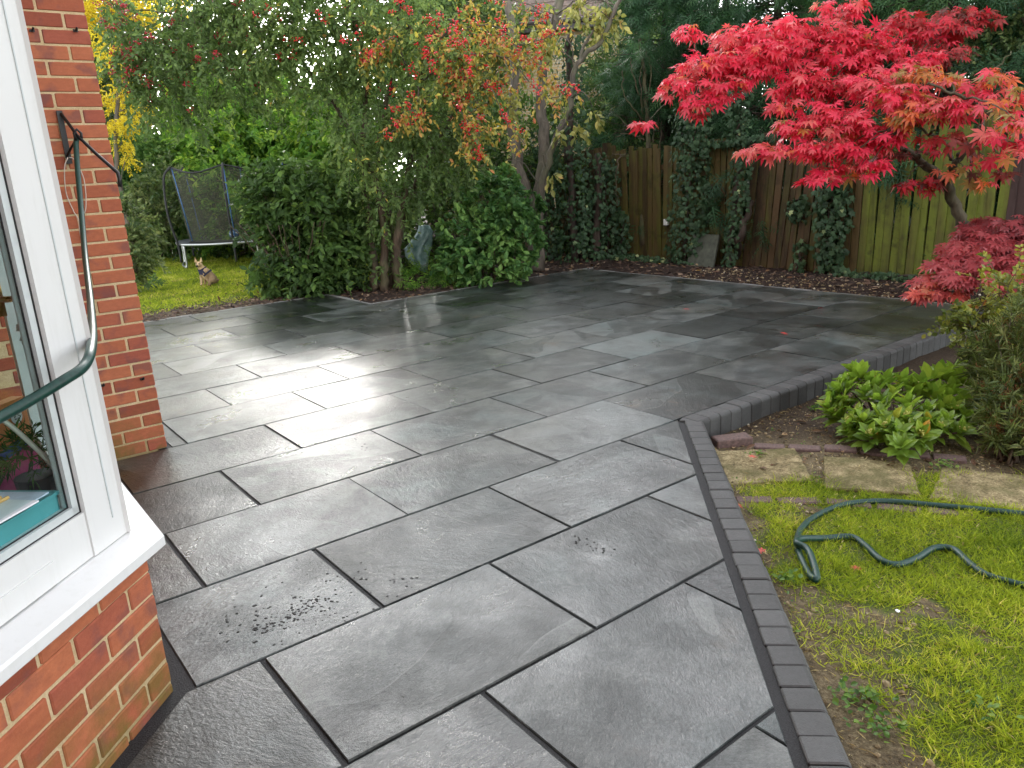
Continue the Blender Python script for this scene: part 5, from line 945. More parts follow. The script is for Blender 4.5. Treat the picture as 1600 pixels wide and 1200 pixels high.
k_ = len(dme.vertices); co = np.empty(k_*3); dme.vertices.foreach_get('co', co); co = co.reshape(-1, 3); co += rng.normal(0, 0.0022, co.shape); co[:, 2] = np.maximum(co[:, 2], 0.0); dme.vertices.foreach_set('co', co.ravel())
DS = 0.96; drot = -(YAW)+0.12
def dpart(name, me, par=dg, loc=(0, 0, 0), sc=1.0): o = bpy.data.objects.new(name, me); col.objects.link(o); o.parent = par; o.location = loc; o.scale = (sc,)*3; return o
dg.rotation_euler = (0, 0, drot); body = dpart('body', dme, sc=DS)
q = MB()
for s_ in (-1, 1):
    cx = -0.05+s_*0.036
    q.add([(cx-0.024, -0.028, 0.375), (cx+0.024, -0.028, 0.375), (cx+0.020, 0.004, 0.372), (cx-0.020, 0.004, 0.372), (cx+s_*0.012, -0.016, 0.450)], [(0, 1, 4), (1, 2, 4), (2, 3, 4), (3, 0, 4), (3, 2, 1, 0)])
for s_ in (-1, 1): o = None
e1 = MB(); e1.add(q.v[0], [(0, 1, 4), (1, 2, 4), (2, 3, 4), (3, 0, 4)]); dpart('ear', e1.mesh('ear', COAT), sc=DS)
e2 = MB(); e2.add(q.v[1], [(0, 1, 4), (1, 2, 4), (2, 3, 4), (3, 0, 4)]); dpart('ear', e2.mesh('ear', COAT), sc=DS)
DARKD = simple('dark_nose', (0.010, 0.009, 0.009), 0.35); HARN = simple('navy_harness', (0.018, 0.020, 0.055), 0.7)
for nm, c, r in (('eye', (-0.072, -0.080, 0.352), 0.0105), ('eye', (-0.030, -0.080, 0.352), 0.0105), ('nose', (-0.054, -0.134, 0.326), 0.016)):
    bm = bmesh.new(); bmesh.ops.create_uvsphere(bm, u_segments=10, v_segments=7, radius=r); me = bpy.data.meshes.new(nm); bm.to_mesh(me); bm.free(); me.materials.append(DARKD); dpart(nm, me, loc=tuple(np.array(c)*DS), sc=1.0)
q = MB(); 
def ringd(c, ax, r, w_, n=18):
    ax = norm(ax); u = norm(np.cross(ax, (0, 1, 0.1))); v_ = np.cross(ax, u); a = np.arange(n)*2*math.pi/n
    A = np.array(c)+ (np.cos(a)[:, None]*u+np.sin(a)[:, None]*v_)*r
    q.add(np.vstack([A-ax*w_, A+ax*w_]), [(i, (i+1) % n, n+(i+1) % n, n+i) for i in range(n)])
ringd((0.045, -0.002, 0.185), (0.55, 0, -0.75), 0.088, 0.014); ringd((-0.012, -0.008, 0.262), (0.4, 0.1, -0.9), 0.066, 0.014)
q.add([(-0.075, -0.055, 0.265), (0.005, -0.075, 0.255), (0.0, -0.082, 0.175), (-0.055, -0.075, 0.185)], [(0, 1, 2, 3)]); q.add([(0.0, -0.078, 0.26), (0.04, -0.092, 0.21), (0.035, -0.092, 0.18), (-0.005, -0.085, 0.225)], [(0, 1, 2, 3)])
dpart('harness', q.mesh('harness', HARN), sc=DS)

# ------------------------------------------------------------------ hose, bracket, string on the pier
HOSE = None
m, nt, b = newmat('green_rubber_hose'); p_ = objc(nt); n_ = noise(nt, p_, 90, 3); setb(nt, b, color=ramp(nt, n_, [(0.3, (0.004, 0.026, 0.021)), (0.7, (0.008, 0.052, 0.039))]), rough=0.42, spec=0.4, normal=bump(nt, n_, 0.2, 0.001)); HOSE = m
wall_pt = lambda px, py, off: (lambda v_: CP+v_*((PIERY-off)/v_[1]))(at(px, py, 1.0)-CP)
b0 = wall_pt(98, 200, 0.0); br = thing('hose_bracket', 'black iron hanging bracket fixed to the brick pier', 'bracket', b0)
a_, c_ = wall_pt(94, 173, 0.012), wall_pt(107, 256, 0.012)
q = MB(); ax_ = norm(c_-a_); q.box((a_+c_)/2, (0.026, 0.012, np.linalg.norm(c_-a_))); q.build('back_plate', DARKIRON, br)
q = MB(); q.tube([a_+(0, -0.01, -0.015), wall_pt(121, 212, 0.14), wall_pt(150, 240, 0.20), wall_pt(184, 270, 0.25), wall_pt(187, 280, 0.26), wall_pt(187, 292, 0.26)], [0.008, 0.008, 0.0085, 0.009, 0.009, 0.010], 8); q.build('arm', DARKIRON, br, smooth=True)
q = MB(); q.tube([c_+(0, -0.01, 0.04), wall_pt(113, 228, 0.08), wall_pt(121, 214, 0.13)], 0.006, 6); q.build('brace', DARKIRON, br, smooth=True)
q = MB(); t0 = wall_pt(121, 208, 0.15); q.tube([t0+(-0.012, 0, -0.045), t0+(-0.016, 0, 0.0), t0+(0, 0, 0.018), t0+(0.016, 0, 0.0), t0+(0.012, 0, -0.04)], 0.007, 7); q.build('hook', DARKIRON, br, smooth=True)
hp = [at(121, 216, 3.86), at(119, 224, 3.84), at(121, 260, 3.80), at(127, 330, 3.66), at(133, 400, 3.40), at(140, 458, 3.0), at(144, 505, 2.45), at(143, 540, 1.98), at(132, 571, 1.86), at(100, 594, 1.79), at(45, 627, 1.72), at(0, 652, 1.66), at(-70, 690, 1.56), at(-200, 760, 1.45)]
q = MB(); q.tube(spline(hp, 10), 0.0128, 12); o = q.build('hanging_hose', HOSE, origin=hp[0], smooth=True); tag(o, 'dark green hose draped from the pier bracket across the white window', 'hose')
STR = simple('pale_string', (0.55, 0.48, 0.42), 0.7); sp = [wall_pt(106, 246, 0.03), wall_pt(101, 262, 0.03), wall_pt(103, 300, 0.025), wall_pt(115, 330, 0.02), wall_pt(123, 345, 0.02), wall_pt(128, 378, 0.02), wall_pt(124, 350, 0.02), wall_pt(134, 325, 0.02), wall_pt(131, 280, 0.025), wall_pt(116, 250, 0.03), wall_pt(108, 246, 0.03)]
q = MB(); q.tube(spline(sp, 6), 0.0028, 5); o = q.build('string', STR, origin=sp[0], smooth=True); tag(o, 'thin pale loop of string hanging from the bracket', 'string')

# hose lying on the lawn
hz = lambda px, py, up=0.015: (lambda p: np.array([p[0], p[1], ground_z(p[0], p[1])+up]))(gr(px, py, -0.095))
hp = [hz(1760, 820), hz(1660, 802), hz(1600, 797), hz(1540, 792), hz(1470, 785), hz(1380, 777), hz(1320, 784), hz(1275, 805), hz(1250, 832), hz(1246, 865), hz(1258, 900), hz(1268, 920, 0.02), hz(1275, 918, 0.022), hz(1262, 880, 0.04), hz(1244, 868, 0.045), hz(1252, 856, 0.04), hz(1290, 845), hz(1330, 841), hz(1352, 855), hz(1375, 880), hz(1400, 888), hz(1430, 875), hz(1460, 854), hz(1490, 856), hz(1515, 880), hz(1545, 900), hz(1600, 916), hz(1700, 935)]
q = MB(); q.tube(spline(hp, 8), 0.0136, 10); o = q.build('lawn_hose', HOSE, origin=hp[9], smooth=True); tag(o, 'dark green hose looped on the grass beside the patio', 'hose')

# ------------------------------------------------------------------ things on the window board
TEAL = simple('teal_plastic', (0.10, 0.36, 0.40), 0.35, nscale=5, var=0.08); PAPER = simple('white_paper', (0.72, 0.74, 0.78), 0.7, var=0.06); ORNG = simple('orange_card', (0.62, 0.22, 0.08), 0.5, nscale=4); PENC = simple('pencil_wood', (0.70, 0.38, 0.12), 0.5); LILAC = simple('lilac_plastic', (0.55, 0.60, 0.75), 0.35)
def bbox_(name, lab, cat, s0, s1, o0, o1, z0, z1): return thing(name, lab, cat, bpt((s0+s1)/2, (o0+o1)/2, z0))
tub = bbox_('tub', 'teal plastic tub on the window board behind the glass', 'tub', 0.2, 0.7, -0.08, -0.26, 0.586, 0.72)
q = MB(); bar(q, 0.19, 0.78, -0.075, -0.08, 0.586, 0.725); bar(q, 0.19, 0.78, -0.27, -0.275, 0.586, 0.725); bar(q, 0.19, 0.195, -0.075, -0.275, 0.586, 0.725); bar(q, 0.19, 0.78, -0.08, -0.27, 0.586, 0.592); q.build('body', TEAL, tub)
q = MB(); bar(q, 0.185, 0.785, -0.07, -0.086, 0.725, 0.733); bar(q, 0.185, 0.197, -0.07, -0.28, 0.7255, 0.734); q.build('rim', TEAL, tub)
pk = bbox_('paper_stack', 'white papers and a clear folder lying on the teal tub', 'papers', 0.25, 0.6, -0.1, -0.25, 0.735, 0.76)
for i, (s0, s1, z, mt) in enumerate(((0.24, 0.74, 0.737, PAPER), (0.22, 0.66, 0.743, LILAC), (0.28, 0.78, 0.749, PAPER))): q = MB(); q.box(bpt((s0+s1)/2, -0.165+0.012*i, z), (s1-s0, 0.17, 0.004), RB@rotz(0.05*i-0.06)); q.build('sheet', mt, pk)
pn = bbox_('pencils', 'bundle of wooden pencils in a clear packet on the papers', 'pencils', 0.3, 0.5, -0.14, -0.2, 0.755, 0.78)
for i in range(9): q = MB(); a0 = bpt(0.28+0.01*i, -0.13-0.011*i, 0.757+0.004*(i % 3)); q.tube([a0, a0+np.append(BS*0.19+BN*0.01*rng.normal(), 0.004)], 0.0046, 6); q.build('pencil', PENC, pn)
bx = bpt(-0.03, -0.42, 0.586); cb_ = thing('card_box', 'orange card box with a £5 price sticker behind the window', 'box', bx)
q = MB(); q.box(bpt(-0.02, -0.44, 0.735), (0.30, 0.04, 0.30), RB); q.build('carton', ORNG, cb_)
q = MB(); q.box(bpt(-0.02, -0.4195, 0.665), (0.295, 0.004, 0.15), RB); q.build('printed_panel', simple('magenta_print', (0.45, 0.04, 0.16), 0.4, nscale=9, var=0.5), cb_)
q = MB(); q.box(bpt(-0.01, -0.4185, 0.735), (0.26, 0.004, 0.03), RB@roty(0.15)); q.build('blue_stripe', simple('blue_print', (0.03, 0.12, 0.38), 0.4), cb_)
sc_ = bpt(-0.125, -0.4185, 0.835); a = np.arange(24)*2*math.pi/24; q = MB(); q.add([sc_+np.append(BS*math.cos(t)*0.022, math.sin(t)*0.022)+np.append(BN*0.001, 0) for t in a], [tuple(range(24))]); stk = q.build('price_sticker', PAPER, cb_)
fc = bpy.data.curves.new('price', 'FONT'); fc.body = '£5'; fc.size = 0.026; fc.align_x = 'CENTER'; fc.align_y = 'CENTER'; fo_ = bpy.data.objects.new('price', fc); col.objects.link(fo_); dep = bpy.context.evaluated_depsgraph_get(); tm = bpy.data.meshes.new_from_object(fo_.evaluated_get(dep)); bpy.data.objects.remove(fo_)
tm.materials.clear(); tm.materials.append(BLACK); o = bpy.data.objects.new('price_lettering', tm); col.objects.link(o); o.parent = stk
o.matrix_parent_inverse = Matrix(); xr = -BS; o.matrix_basis = Matrix(((xr[0], 0, BN[0], 0), (xr[1], 0, BN[1], 0), (0, 1, 0, 0), (0, 0, 0, 1))); pz = sc_+np.append(BN*0.0025, 0)-WL[stk.name]; o.location = Vector(pz); WL[o.name] = sc_
pl = bpt(-0.01, -0.30, 0.695); pt_ = thing('potted_plant', 'small dark leafy plant in a grey pot behind the window', 'plant', pl); q = MB(); q.tube([pl+(0, 0, -0.109), pl+(0, 0, -0.05), pl], [0.035, 0.05, 0.055], 12); q.build('pot', simple('grey_pot', (0.07, 0.06, 0.065), 0.6), pt_)
c, d_ = in_ell(60, pl+(0, 0, 0.06), (0.085, 0.085, 0.06), 0.2); q = MB(); q.inst(NARROW, *sprays(c, d_+(0, 0, 0.3), 0.05, 8, 0.04, hue=0.1)); q.build('foliage', L_HEDGE, pt_)
wc = [at(-10, 648, 1.98), at(15, 664, 2.0), at(45, 690, 2.02), at(75, 720, 2.05), at(97, 752, 2.08), at(96, 775, 2.1)]
q = MB(); q.tube(spline(wc, 8), 0.0065, 8); o = q.build('white_cable', simple('ivory_cable', (0.62, 0.60, 0.53), 0.4), origin=wc[0], smooth=True); tag(o, 'thick ivory cable curving behind the window glass', 'cable')
kb = at(30, 512, 2.12); ky = thing('keys', 'bunch of small keys hanging in the lock behind the window glass', 'keys', kb); KEYM = simple('steel_key', (0.35, 0.33, 0.30), 0.35, metal=0.9)
for i, (dx, dz, rr) in enumerate(((0, 0, 0.2), (0.004, -0.03, 0.5), (0.006, -0.05, -0.2))): q = MB(); q.box(kb+(dx, 0, dz), (0.014, 0.003, 0.02), roty(rr)); q.box(kb+(dx+0.003, 0, dz-0.02), (0.005, 0.002, 0.024), roty(rr)); q.build('key', KEYM, ky)

# ------------------------------------------------------------------ stepping stones, edging bricks, slab, sheet, box
m, nt, b = newmat('mossy_sandstone'); p_ = geo(nt); n_ = noise(nt, p_, 16, 6, 0.7); f_ = noise(nt, p_, 90, 5, 0.7); k_ = noise(nt, p_, 5, 3)
c_ = ramp(nt, mth(nt, 'ADD', mth(nt, 'MULTIPLY', n_, 0.5), mth(nt, 'MULTIPLY', f_, 0.5)), [(0.36, (0.050, 0.040, 0.020)), (0.48, (0.19, 0.15, 0.075)), (0.62, (0.42, 0.35, 0.20))])
setb(nt, b, color=mixc(nt, mapr(nt, k_, 0.44, 0.62, 0, 0.75), c_, (0.085, 0.080, 0.026)), rough=0.85, spec=0.25, normal=bump(nt, mth(nt, 'ADD', n_, f_), 0.8, 0.008)); SAND = m
def rough_slab(name, label, cat, px4, zt, th, mt, group=None, z_at=-0.115):
    P = np.array([gr(px, py, z_at)[:2] for px, py in px4]); c = P.mean(0); E = []
    for i in range(len(P)):
        for t in np.arange(0, 1, 0.125): E.append(P[i]*(1-t)+P[(i+1) % len(P)]*t)
    E = np.array(E); E = c+(E-c)*(1+rng.normal(0, 0.012, (len(E), 1))); n = len(E); tilt = rng.normal(0, 0.008, 2)
    ring = lambda k, z: np.c_[c+(E-c)*k, z+((E-c)@tilt)+rng.normal(0, 0.0015, n)]
    V = np.vstack([ring(1.0, zt-th), ring(1.0, zt-0.008), ring(0.975, zt), ring(0.5, zt+0.002), [[*c, zt+0.002]]])
    F = []
    for k in range(3): F += [(k*n+i, k*n+(i+1) % n, (k+1)*n+(i+1) % n, (k+1)*n+i) for i in range(n)]
    F += [(3*n+i, 3*n+(i+1) % n, 4*n) for i in range(n)]
    o = MB().add(V, F).build(name, mt, origin=(c[0], c[1], zt-th), smooth=False); tag(o, label, cat, group); return o
rough_slab('stepping_stone', 'pale mossy stepping stone nearest the patio kerb corner', 'paving stone', [(1117, 706), (1243, 702), (1270, 752), (1140, 758)], -0.108, 0.05, SAND, 'stepping stones along the lawn edge')
rough_slab('stepping_stone', 'middle pale mossy stepping stone of the three', 'paving stone', [(1285, 714), (1422, 724), (1440, 772), (1290, 762)], -0.111, 0.05, SAND, 'stepping stones along the lawn edge')
rough_slab('stepping_stone', 'pale mossy stepping stone cut by the right edge of the photo', 'paving stone', [(1472, 730), (1640, 748), (1640, 800), (1452, 778)], -0.113, 0.05, SAND, 'stepping stones along the lawn edge')
EDB = simple('purple_brown_edging_brick', (0.11, 0.07, 0.062), 0.8, nscale=70, var=0.45, bstr=0.7, bdist=0.004)
def brickbar(label, p0, p1, h, wd, up, name='edging_brick', group=None):
    a_, c_ = gr(*p0, -0.10), gr(*p1, -0.10); L = np.linalg.norm((c_-a_)[:2]); an = math.atan2(c_[1]-a_[1], c_[0]-a_[0]); me = bevel_box(name, (L, wd, h), 0.006, EDB)
    o = bpy.data.objects.new(name, me); col.objects.link(o); mid = (a_+c_)/2; place(o, (mid[0], mid[1], ground_z(mid[0], mid[1])+up)); o.rotation_euler = (rng.normal(0, 0.02), rng.normal(0, 0.01), an); return tag(o, label, 'brick', group)
brickbar('loose dark brick standing proud beside the kerb corner', (1116, 690), (1171, 684), 0.065, 0.10, 0.018, 'loose_brick')
eb = [(1178, 692), (1232, 694), (1288, 697), (1344, 700), (1400, 704), (1458, 708), (1516, 713)]
for i in range(6): brickbar(('half-buried edging brick next to the loose dark brick', 'second half-buried edging brick from the loose dark brick, below the skimmia', 'third half-buried edging brick from the loose dark brick, below the skimmia', 'fourth half-buried edging brick from the loose dark brick, below the skimmia', 'fifth half-buried edging brick, between skimmia and third stepping stone', 'last half-buried edging brick, at the foot of the narrow-leaved shrub')[i], eb[i], (eb[i+1][0]-5, eb[i+1][1]), 0.06, 0.075, -0.012, group='half-buried edging bricks behind the stepping stones')
eb = [(1150, 779), (1215, 779), (1290, 777), (1370, 783), (1450, 790), (1530, 797)]
for i in range(5): brickbar(('buried brick at the lawn edge below the first stepping stone', 'buried brick at the lawn edge between first and second stepping stones', 'buried brick at the lawn edge below the second stepping stone', 'buried brick at the lawn edge beside the hose, left of the third stone', 'buried brick at the lawn edge beside the hose, below the third stone')[i], eb[i], (eb[i+1][0]-8, eb[i+1][1]), 0.06, 0.07, -0.022, group='buried bricks at the lawn edge')
GREYS = simple('grey_concrete_slab', (0.070, 0.078, 0.058), 0.75, nscale=14, var=0.4, bstr=0.4)
s0 = gr(1118, 414); sp_ = [gr(1094, 412), gr(1142, 412)]; an = -math.pi/2; me = bevel_box('leaning_slab', (0.45, 0.04, 0.45), 0.005, GREYS); o = bpy.data.objects.new('leaning_slab', me); col.objects.link(o); place(o, (FX-0.20, 6.82, 0.225)); o.rotation_euler = (0, 0.0, -math.pi/2); o.rotation_euler = Matrix.Rotation(-math.pi/2, 3, 'Z').to_euler(); o.rotation_euler.x = -0.30; tag(o, 'grey concrete slab leaning against the fence', 'slab')
wb = at(1041, 347, 11.2); v_ = at(1041, 347, 1.0)-CP; wb = CP+v_*((FX-0.05)/v_[0]); ob = thing('white_box', 'small white box fixed to the green-streaked fence', 'box', wb); WHT = simple('white_plastic', (0.78, 0.78, 0.76), 0.4, var=0.05)
q = MB(); q.box(wb, (0.035, 0.075, 0.085)); q.build('casing', WHT, ob); q = MB(); q.box(wb+(-0.019, 0, 0.002), (0.003, 0.055, 0.055)); q.build('cover', WHT, ob); q = MB(); q.box(wb+(0, 0, -0.05), (0.03, 0.05, 0.02)); q.build('cable_entry', BLACK, ob)
# crumpled teal sheet hanging behind the berry tree
m, nt, b = newmat('teal_polythene'); n_ = noise(nt, geo(nt), 9, 4); setb(nt, b, color=ramp(nt, n_, [(0.35, (0.10, 0.21, 0.20)), (0.65, (0.30, 0.42, 0.40))]), rough=0.3, spec=0.5, alpha=0.93, normal=bump(nt, n_, 0.6, 0.03)); POLY = m
tsb = at(662, 428, 10.9); tsb[2] = 0.0; q = MB(); rows = [(352, 663, 7), (362, 664, 10), (375, 658, 14), (388, 652, 17), (400, 652, 15), (412, 658, 10), (424, 664, 4)]; V = []; nn = 26
for (py, px, hw) in rows:
    c = at(px, py, 10.9)
    for i in range(nn): a = i*2*math.pi/nn; rr = 1+0.34*math.sin(5*a+py*0.07)+rng.normal(0, 0.06); V.append(c+CR*math.cos(a)*hw*10.9/FPX*rr+norm(CD*(1, 1, 0))*math.sin(a)*0.075*rr)
F = [(k*nn+i, k*nn+(i+1) % nn, (k+1)*nn+(i+1) % nn, (k+1)*nn+i) for k in range(len(rows)-1) for i in range(nn)]+[tuple(range(nn))[::-1], tuple(range((len(rows)-1)*nn, len(rows)*nn))]
o = q.add(V, F).build('polythene_sheet', POLY, origin=tsb, smooth=True); tag(o, 'bunched translucent teal sheet standing behind the berry tree trunks', 'plastic sheet')

# ------------------------------------------------------------------ grass, litter, stones, weeds, fallen leaves
def blade_mat(name, stops): return leafmat(name, stops, 0.55, 0.25, 0.55, 1.3)
GRASS = blade_mat('grass_blade', [(0.0, (0.070, 0.115, 0.012)), (0.32, (0.175, 0.240, 0.022)), (0.68, (0.33, 0.385, 0.036)), (0.86, (0.47, 0.46, 0.08)), (1.0, (0.58, 0.48, 0.19))])
BLADE = ([(-0.5, 0, 0), (0.5, 0, 0), (0.38, 0.5, 0.02), (0, 1, 0.16), (-0.38, 0.5, 0.02)], [(0, 1, 2, 4), (4, 2, 3)])
def grass(name, label, x0, x1, y0, y1, n, hgt, wid, cond):
    x = x0+(x1-x0)*rng.random(n); y = y0+(y1-y0)*rng.random(n); k = (rng.random(n) < lawn_mask(x, y)**1.3) & cond(x, y); x, y = x[k], y[k]; n = len(x)
    cl = fbm(x*3.0, y*3.0, 60); tl = fbm(x*11, y*11, 61); p = np.c_[x, y, ground_z(x, y)-0.004]; tilt = rng.normal(0, 0.7, (n, 2)); dv = np.c_[tilt, np.full(n, 0.6)]; nv = np.c_[rng.normal(size=(n, 2)), np.full(n, 0.4)]
    h_ = hgt*(0.45+1.1*rng.random(n)**1.6)*(0.35+1.3*tl); s_ = np.c_[wid*(0.7+0.6*rng.random(n)), h_, h_]
    q = MB(); q.inst(BLADE, p, dv, nv, s_, np.clip(0.50+(cl-0.5)*0.9+rng.normal(0, 0.17, n), 0, 1)); o = q.build(name, GRASS); return tag(o, label, 'grass', kind='stuff')
def nearvis(x, y): return right_side(x, y) & (x*0.2+y < 3.6)
stone_c = [gr(1193, 730, -0.11), gr(1360, 744, -0.11), gr(1545, 764, -0.11)]
def nolawn(x, y):
    k = right_side(x, y)
    for c in stone_c: k &= ((x-c[0])**2+(y-c[1])**2 > 0.17**2)
    return k
grass('near_grass', 'patchy bright green grass beside the diagonal kerb', 1.3, 4.4, -0.8, 2.6, 300000, 0.036, 0.0034, nolawn)
grass('far_grass', 'bright green lawn under the trampoline and dog', 0.6, 8.0, 9.5, 18.0, 150000, 0.050, 0.010, lambda x, y: ~inside_patio(x, y))
def pebble_tmpl():
    bm = bmesh.new(); bmesh.ops.create_icosphere(bm, subdivisions=1, radius=0.55); v = np.array([q.co[:] for q in bm.verts]); f = [tuple(w.index for w in q.verts) for q in bm.faces]; bm.free()
    return v*(1+rng.normal(0, 0.13, v.shape)), f
PEBBLE = pebble_tmpl()
STRAW = leafmat('straw', [(0.0, (0.20, 0.13, 0.05)), (0.6, (0.46, 0.36, 0.16)), (1.0, (0.62, 0.54, 0.30))], 0.6, 0.2, 0.2)
CHIP = ([(-0.5, -0.5, -0.12), (0.5, -0.4, -0.1), (0.45, 0.5, -0.15), (-0.5, 0.4, -0.1), (-0.35, -0.35, 0.2), (0.3, -0.3, 0.24), (0.35, 0.3, 0.16), (-0.3, 0.35, 0.22)], BOXF)
m, nt, b = newmat('pebble'); setb(nt, b, color=ramp(nt, attr(nt), [(0.0, (0.06, 0.045, 0.03)), (0.5, (0.20, 0.155, 0.09)), (0.9, (0.38, 0.31, 0.19)), (1.0, (0.5, 0.46, 0.38))]), rough=0.85, spec=0.2); PEB = m
m, nt, b = newmat('bark_chip'); setb(nt, b, color=ramp(nt, attr(nt), [(0.0, (0.014, 0.009, 0.007)), (0.5, (0.045, 0.024, 0.016)), (0.9, (0.12, 0.07, 0.045)), (1.0, (0.30, 0.22, 0.15))]), rough=0.8); BARKC = m
def scatter(name, label, cat, n, x0, x1, y0, y1, cond, s0, s1, mt, tmpl=CHIP, flat=0.6, lift=0.0, pw=2.0, hue=None):
    x = x0+(x1-x0)*rng.random(n); y = y0+(y1-y0)*rng.random(n); k = cond(x, y); x, y = x[k], y[k]; n = len(x); s_ = s0+(s1-s0)*rng.random(n)**pw
    dv = np.c_[rng.normal(size=(n, 2)), rng.normal(0, 0.25, n)]; nv = np.c_[rng.normal(0, 0.35, (n, 2)), np.ones(n)]; p = np.c_[x, y, ground_z(x, y)+s_*0.10+lift]
    q = MB(); q.inst(tmpl, p, dv, nv, np.c_[s_, s_*(0.7+0.8*rng.random(n)), s_*flat], hue if hue is None else np.clip(hue+rng.normal(0, 0.25, n), 0, 1)); return tag(q.build(name, mt), label, cat, kind='stuff')
bedr = lambda x, y: right_side(x, y) & (lawn_mask(x, y) < 0.45)
strip = lambda x, y: (~inside_patio(x, y)) & (x > RIGHTX+0.05) & (x < FX) | ((~inside_patio(x, y)) & (y > YL(12)) & (x > NOTCHX) & (x < 8.6) & (y < 10.2))
scatter('gravel', 'loose pale gravel in the bare soil beside the kerb', 'gravel', 16000, 1.4, 5.2, -0.6, 2.7, bedr, 0.003, 0.020, PEB, PEBBLE, pw=4.0)
scatter('bark_mulch', 'dark bark mulch between patio and fence', 'mulch', 9000, 4.1, 8.75, 2.85, 10.2, strip, 0.012, 0.06, BARKC, flat=0.4)
scatter('edge_gravel', 'pale gravel scattered along the far patio edge below the fence', 'gravel', 1800, 7.6, 8.4, 2.9, 6.6, strip, 0.006, 0.035, PEB, PEBBLE, pw=4)
scatter('bark_litter', 'scattered bark and debris on the thin lawn edge behind the patio', 'mulch', 2500, 0.9, 4.6, 9.4, 10.4, lambda x, y: ~inside_patio(x, y), 0.01, 0.05, BARKC, flat=0.4, hue=0.6)
scatter('dead_grass', 'dry straw-coloured grass scraps on the bare soil beside the kerb', 'straw', 9000, 1.4, 4.6, -0.6, 2.7, lambda x, y: right_side(x, y), 0.012, 0.035, STRAW, NARROW, flat=1.0, lift=0.003)
DRY = leafmat('dry_leaf', [(0.0, (0.045, 0.022, 0.012)), (0.5, (0.13, 0.065, 0.032)), (0.85, (0.28, 0.17, 0.085)), (0.97, (0.46, 0.34, 0.20)), (1.0, (0.60, 0.32, 0.05))], 0.6, 0.3, 0.15)
scatter('leaf_litter', 'brown fallen leaves on the soil around the patio', 'leaves', 2600, 0.9, 8.75, 2.85, 11.6, lambda x, y: (~inside_patio(x, y)) & ((strip(x, y)) | ((y > 9.4) & (x < 5.8))), 0.03, 0.075, DRY, LEAF8, flat=1.0, lift=0.006)
scatter('bed_litter', 'dry leaves and twigs on the right-hand bed', 'leaves', 500, 3.2, 5.6, 1.2, 2.65, lambda x, y: right_side(x, y) & ((x+y) > 5.45), 0.02, 0.06, DRY, LEAF8, flat=1.0, lift=0.004)
WEED = leafmat('weed_leaf', [(0.0, (0.04, 0.11, 0.015)), (0.6, (0.11, 0.23, 0.03)), (1.0, (0.24, 0.34, 0.05))], 0.45, 0.4, 0.4)
scatter('moss', 'low moss and clover patches on the right-hand soil', 'moss', 2600, 1.5, 4.4, 0.0, 2.6, lambda x, y: right_side(x, y) & (fbm(x*5, y*5, 77) > 0.58), 0.006, 0.016, WEED, ROUND, flat=1.0, lift=0.004)
for lab, px, py, sz, nl in (('clump of clover-like weed in the bare patch at the bottom right', 1345, 1110, 0.10, 80), ('small leafy weed beside the kerb at the hose loop', 1228, 915, 0.05, 36), ('leafy weed at the bottom edge of the photo', 1375, 1165, 0.07, 44), ('weed rosette in the grass below the hose', 1540, 1130, 0.06, 24), ('little seedling at the foot of the raised kerb', 1275, 629, 0.04, 24), ('low weed under the skimmia beside the edging bricks', 1480, 715, 0.07, 40), ('grass tuft growing over the loose dark brick', 1180, 700, 0.05, 40)):
    p0 = gr(px, py, -0.07); p0[2] = ground_z(p0[0], p0[1]); t = thing('weed', lab, 'weed', p0); c = p0+np.c_[rng.normal(0, sz*0.45, (nl, 2)), 0.004+0.03*rng.random(nl)]; q = MB(); dv = np.c_[rng.normal(size=(nl, 2)), 0.35+0.3*rng.random(nl)]; nv = np.c_[rng.normal(0, 0.4, (nl, 2)), np.ones(nl)]; q.inst(ROUND, c, dv, nv, 0.014+0.012*rng.random(nl)); q.build('leaves', WEED, t)
bush('low_plant', 'low ferny green plants at the foot of the berry tree', 'plant', gr(690, 434), [ell_px(675, 428, 10.4, 36, 12), ell_px(650, 436, 10.2, 24, 9), ell_px(705, 436, 10.2, 20, 8)], L_LAUREL, NARROW, 150, 12, 0.14, 0.07, stems=6, hue=0.45, stem_r=0.004)
bush('sprig', 'single leafy sprig poking past the brick pier over the lawn', 'plant', gr(222, 446, 0.0), [ell_px(240, 442, 8.7, 8, 4)], L_SHRUB, LEAF4, 9, 9, 0.06, 0.045, stems=2, stem_r=0.003)
FL = leafmat('fallen_red_leaf', [(0.0, (0.42, 0.02, 0.03)), (1.0, (0.62, 0.09, 0.07))], 0.5, 0.4, 0.2)
def fallen(px, py, z, lab, sz=0.055, mt=FL, tmpl=MAPLE, hue=0.5):
    p0 = gr(px, py, z); a = rng.random()*6.28; q = MB(); q.inst(tmpl, np.array([p0+(0, 0, 0.012)]), np.array([[math.cos(a), math.sin(a), 0.04]]), np.array([[rng.normal(0, 0.12), rng.normal(0, 0.12), 1.0]]), np.array([sz]), np.array([hue])); o = q.build('fallen_leaf', mt, origin=p0); tag(o, lab, 'leaf', 'fallen leaves')
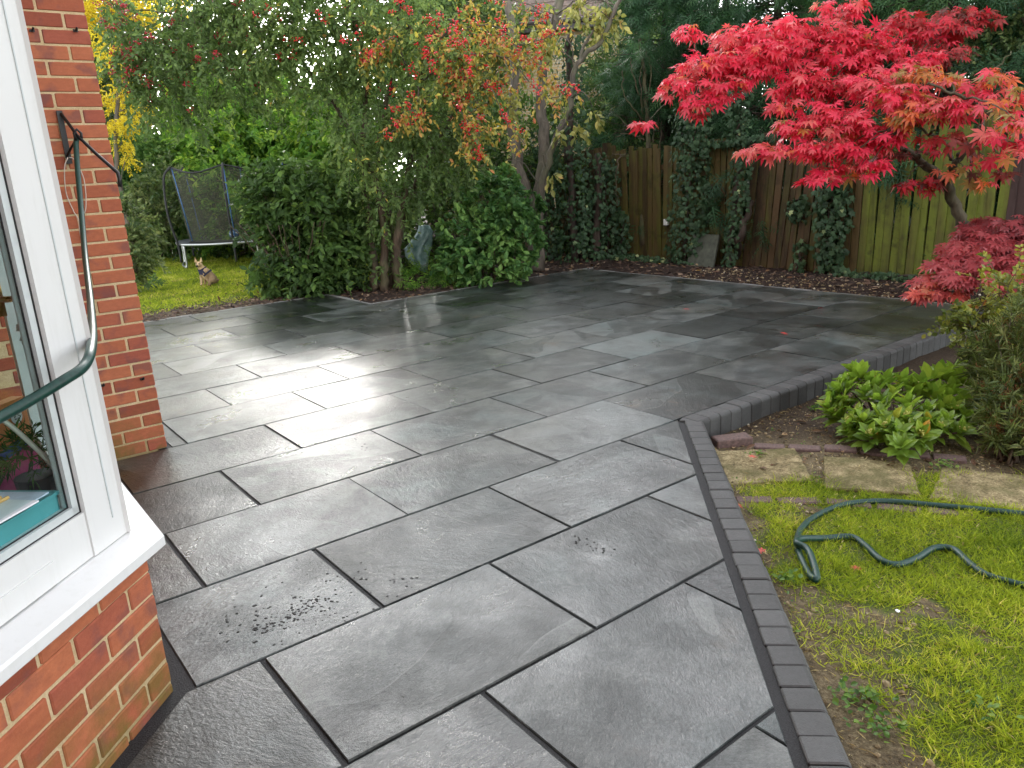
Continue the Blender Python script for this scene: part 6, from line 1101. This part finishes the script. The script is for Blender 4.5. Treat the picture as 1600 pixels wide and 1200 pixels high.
fallen(1071, 484, 0, 'red leaf lying alone farthest out on the wet patio, left of the other two'); fallen(1224, 523, 0, 'red leaf on the wet patio nearest the camera'); fallen(1284, 483, 0, 'red leaf on the wet patio below the green fence boards'); fallen(1338, 893, -0.08, 'red leaf on the grass inside the hose curve', 0.035); fallen(1175, 717, -0.095, 'orange-red leaf on the first stepping stone', 0.04, hue=0.9); fallen(1190, 866, -0.06, 'faded red leaf at the kerb edge of the grass', 0.04, hue=0.9); fallen(1148, 790, -0.06, 'red leaf tucked against the kerb above the grass', 0.05, hue=0.8); fallen(1305, 607, -0.12, 'red leaf on the soil at the left foot of the skimmia', 0.05); fallen(1095, 424, 0.03, 'orange leaf on the bark below the fence ivy', 0.07, DRY, LEAF8, 1.0); fallen(1403, 962, -0.07, 'small white petal on the grass', 0.022, PAPER, ROUND, 0.5)
# soil crumbs left on the wet slabs
CR_ = simple('soil_crumb', (0.012, 0.011, 0.010), 0.8); q = MB(); PX = []
for (x0, y0, x1, y1, n, sp_) in ((395, 990, 505, 935, 190, 9), (440, 975, 520, 945, 60, 16), (600, 1080, 632, 1050, 90, 5), (555, 1085, 580, 1070, 30, 6), (615, 900, 655, 925, 26, 14), (560, 680, 572, 705, 26, 4), (395, 610, 432, 606, 34, 4), (545, 660, 565, 668, 20, 5), (560, 700, 575, 706, 18, 4), (900, 845, 960, 868, 40, 8), (470, 900, 600, 960, 90, 45), (330, 1000, 560, 900, 160, 40), (600, 1040, 680, 1100, 40, 30)):
    t = rng.random(n); PX += [gr(x0+(x1-x0)*a+rng.normal(0, sp_), y0+(y1-y0)*a+rng.normal(0, sp_*0.6), 0.0) for a in t]
PX = np.array(PX); n = len(PX); s_ = 0.0025+0.0075*rng.random(n)**3; q.inst(CHIP, PX+np.c_[np.zeros((n, 2)), s_*0.12], np.c_[rng.normal(size=(n, 2)), np.zeros(n)], np.tile((0, 0, 1.0), (n, 1)), np.c_[s_, s_*(0.8+rng.random(n)), s_*0.6]); tag(q.build('soil_crumbs', CR_), 'dark soil crumbs trodden onto the wet slabs', 'soil', kind='stuff')
